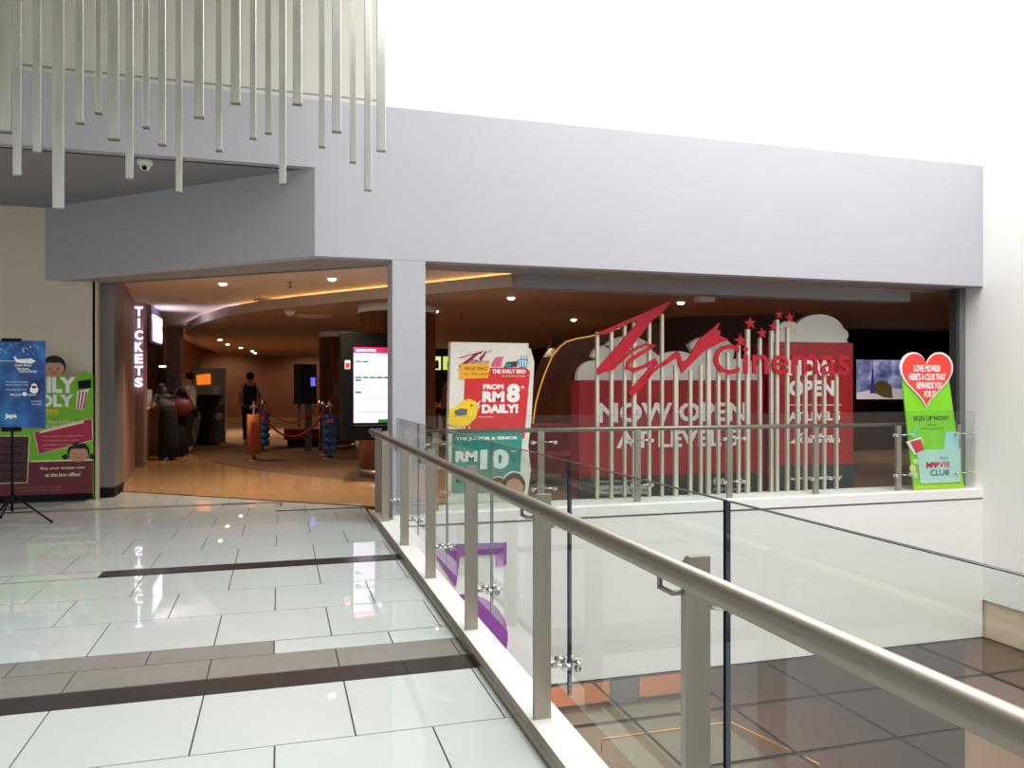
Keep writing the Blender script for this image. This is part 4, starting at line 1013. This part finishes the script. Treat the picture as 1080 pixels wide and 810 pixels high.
# ---------------------------------------------------------------- snack counter with menu screens
t = thing('snack_counter', 'brown snack counter at the back right of the grey pillar', 'counter', (6,25.5,0))
build('counter_body', MB().bevbox(3.9,7.9,24.6,25.4,0,1.05,.01), M_brownw, t); build('counter_top', MB().bevbox(3.85,7.95,24.5,25.45,1.05,1.10,.01), M_bwhite, t)
struct('wall_snack_bar', MB().box(3.4,8.3,26.3,26.6,0,2.74), M_darkw)
FM = frame((0,26.0,0)); LM = lambda x, y: (PY(x,y,26.0).x, PY(x,y,26.0).z)
for i, (xa, xb, col, lab) in enumerate(((442,455,(214,220,190),'left lit menu screen with bottle picture above the snack counter'),(456,465.5,(222,230,170),'middle lit menu screen above the snack counter'),(466.5,480,(190,220,90),'right lit green menu screen above the snack counter'))):
    a_ = LM(xa+.8,390); b_ = LM(xb-.6,376)
    t = thing('menu_screen', lab, 'menu screen', (a_[0],26,a_[1]), 'lit menu screens')
    build('casing', MB().bevbox(a_[0]-.01,b_[0]+.01,26.0,26.3,a_[1]-.03,b_[1]+.03,.01), M_black, t)
    build('screen', MB().plate([a_,(b_[0],a_[1]),b_,(a_[0],b_[1])], FM, .006), scr_mat('menu_glow_'+str(i), col, 1.1), t)
    c_ = ((a_[0]+b_[0])/2, a_[1]); build('picture', MB().plate([(c_[0]-.06,c_[1]+.04),(c_[0]+.06,c_[1]+.04),(c_[0]+.06,c_[1]+.25),(c_[0]+.02,c_[1]+.33),(c_[0]-.02,c_[1]+.33),(c_[0]-.06,c_[1]+.25)], FM, .002, .008), mat('bottle_green_print', (30,110,50), .5), t)

# ---------------------------------------------------------------- curved leather wall with gold line
FG = frame((0,12.6,0)); LG = lambda x, y: (PY(x,y,12.6).x, PY(x,y,12.6).z)
gl_ = [(560,470),(562,445),(565,425),(569,410),(574,395),(582,376),(590,366),(597,360.5),(608.5,357),(618,355.5),(630,353),(642,349),(654,346)]
poly = [LG(560,500)] + [LG(*g) for g in gl_] + [LG(700,338), LG(700,500)]
poly = [(a_, max(b_, 0)) for a_, b_ in poly]
t = thing('curved_wall', 'dark leather-clad curved wall with a glowing gold edge line behind the red board', 'feature wall', (5.6,12.6,0))
build('leather_panel', MB().plate(poly, FG, .5, -.5), M_leather, t)
build('gold_line', MB().tube([FG(*LG(*g), .012) for g in gl_], .011, 6), M_gold, t)
rib = MB().plate([LG(574,400),LG(596,352),LG(602,350),LG(606,353),LG(596,372)], FG, .06, -.62); build('slanted_rib', rib, M_darkw, t)
# sofa
t = thing('red_sofa', 'low red upholstered sofa behind the far railing between standee and red board', 'sofa', (3.6,11.2,0))
build('seat', MB().bevbox(2.95,4.35,10.9,11.6,.16,.44,.05), mat('sofa_red', (150,34,30), .8, noise=.1), t)
build('backrest', MB().bevbox(2.95,4.35,11.55,11.8,.16,.86,.06), mat('sofa_red', (150,34,30)), t)
build('orange_cushion', MB().bevbox(3.0,3.4,11.1,11.5,.44,.56,.05), M_lor, t)
for x in (3.05,4.25):
    for y in (11.0,11.7): build('leg', MB().tube([(x,y,0),(x,y,.17)], .02, 8), M_black, t)

# ---------------------------------------------------------------- wall screen at the right
Yw = 14.90; FW = frame((0,Yw,0)); LW = lambda x, y: (PY(x,y,Yw).x, PY(x,y,Yw).z)
a_ = LW(903,421); b_ = LW(962,380)
t = thing('wall_screen', 'lit wall screen showing a misty blue courtyard scene beside the tall red board', 'display screen', ((a_[0]+b_[0])/2,Yw,a_[1]))
build('casing', MB().bevbox(a_[0]-.12,b_[0]+1.6,Yw+.0,Yw+.1,a_[1]-.25,b_[1]+.5,.01), M_black, t)
def screen_mat():
    m = bpy.data.materials.new('screen_picture'); m.use_nodes = True; nt = m.node_tree; b = nt.nodes['Principled BSDF']
    tc = nt.nodes.new('ShaderNodeTexCoord'); n = nt.nodes.new('ShaderNodeTexNoise'); n.inputs['Scale'].default_value = 2.6; n.inputs['Detail'].default_value = 5
    r = nt.nodes.new('ShaderNodeValToRGB'); e = r.color_ramp.elements
    e[0].position = .35; e[0].color = lin((62,66,112))+(1,); e[1].position = .68; e[1].color = lin((196,196,226))+(1,); x = e.new(.5); x.color = lin((112,116,160))+(1,)
    nt.links.new(tc.outputs['Object'], n.inputs[0]); nt.links.new(n.outputs[0], r.inputs[0]); nt.links.new(r.outputs[0], b.inputs['Emission Color'])
    b.inputs['Emission Strength'].default_value = .75; b.inputs['Base Color'].default_value = (.01,.01,.02,1); return m
sc = build('screen', MB().plate([a_,(b_[0],a_[1]),b_,(a_[0],b_[1])], FW, .004, .006), screen_mat(), t)
build('picture_ground', MB().plate([LW(903,421),LW(962,421),LW(962,411),LW(930,409),LW(903,414)], FW, .001, .011), scr_mat('pale_ground_glow', (190,186,196), .55), sc)
build('picture_bushes', MB().plate([LW(922,414),LW(923,404),LW(927,401),LW(934,402),LW(940,407),LW(941,420),LW(931,419)], FW, .001, .013), scr_mat('olive_glow', (84,74,40), .5), sc)
build('picture_tower', MB().plate([LW(917,415),LW(918.5,400),LW(920,382),LW(921.5,400),LW(923,415)], FW, .001, .013), scr_mat('navy_glow', (60,56,110), .5), sc)
# added warm fill spots without fittings, to brighten the deep hall
for x_, y_, e_ in ((-.6,27,130),(-2.2,24.5,60),(1.5,22,60),(4.8,22,90),(4.4,14.5,70),(-1.3,16.6,30),(6.5,11.2,45),(12,13.5,40)):
    lamp('hall_fill', 'SPOT', (x_, y_, 2.70), e_*5, (1,.70,.46), .08, spot=2.5, blend=1)


lamp('ticket_sign_light', 'SPOT', (-2.1, 16.6, 2.4), 22, (.86,.82,1), .1, rot=(math.pi,.25,0), spot=2.2)
for x_ in (-2,1.2,4.4): lamp('back_wall_fill', 'SPOT', (x_, 32.4, 2.7), 55, (1,.72,.5), .1, rot=(.5,0,0), spot=2.4)  # added unseen spots to brighten the back wall
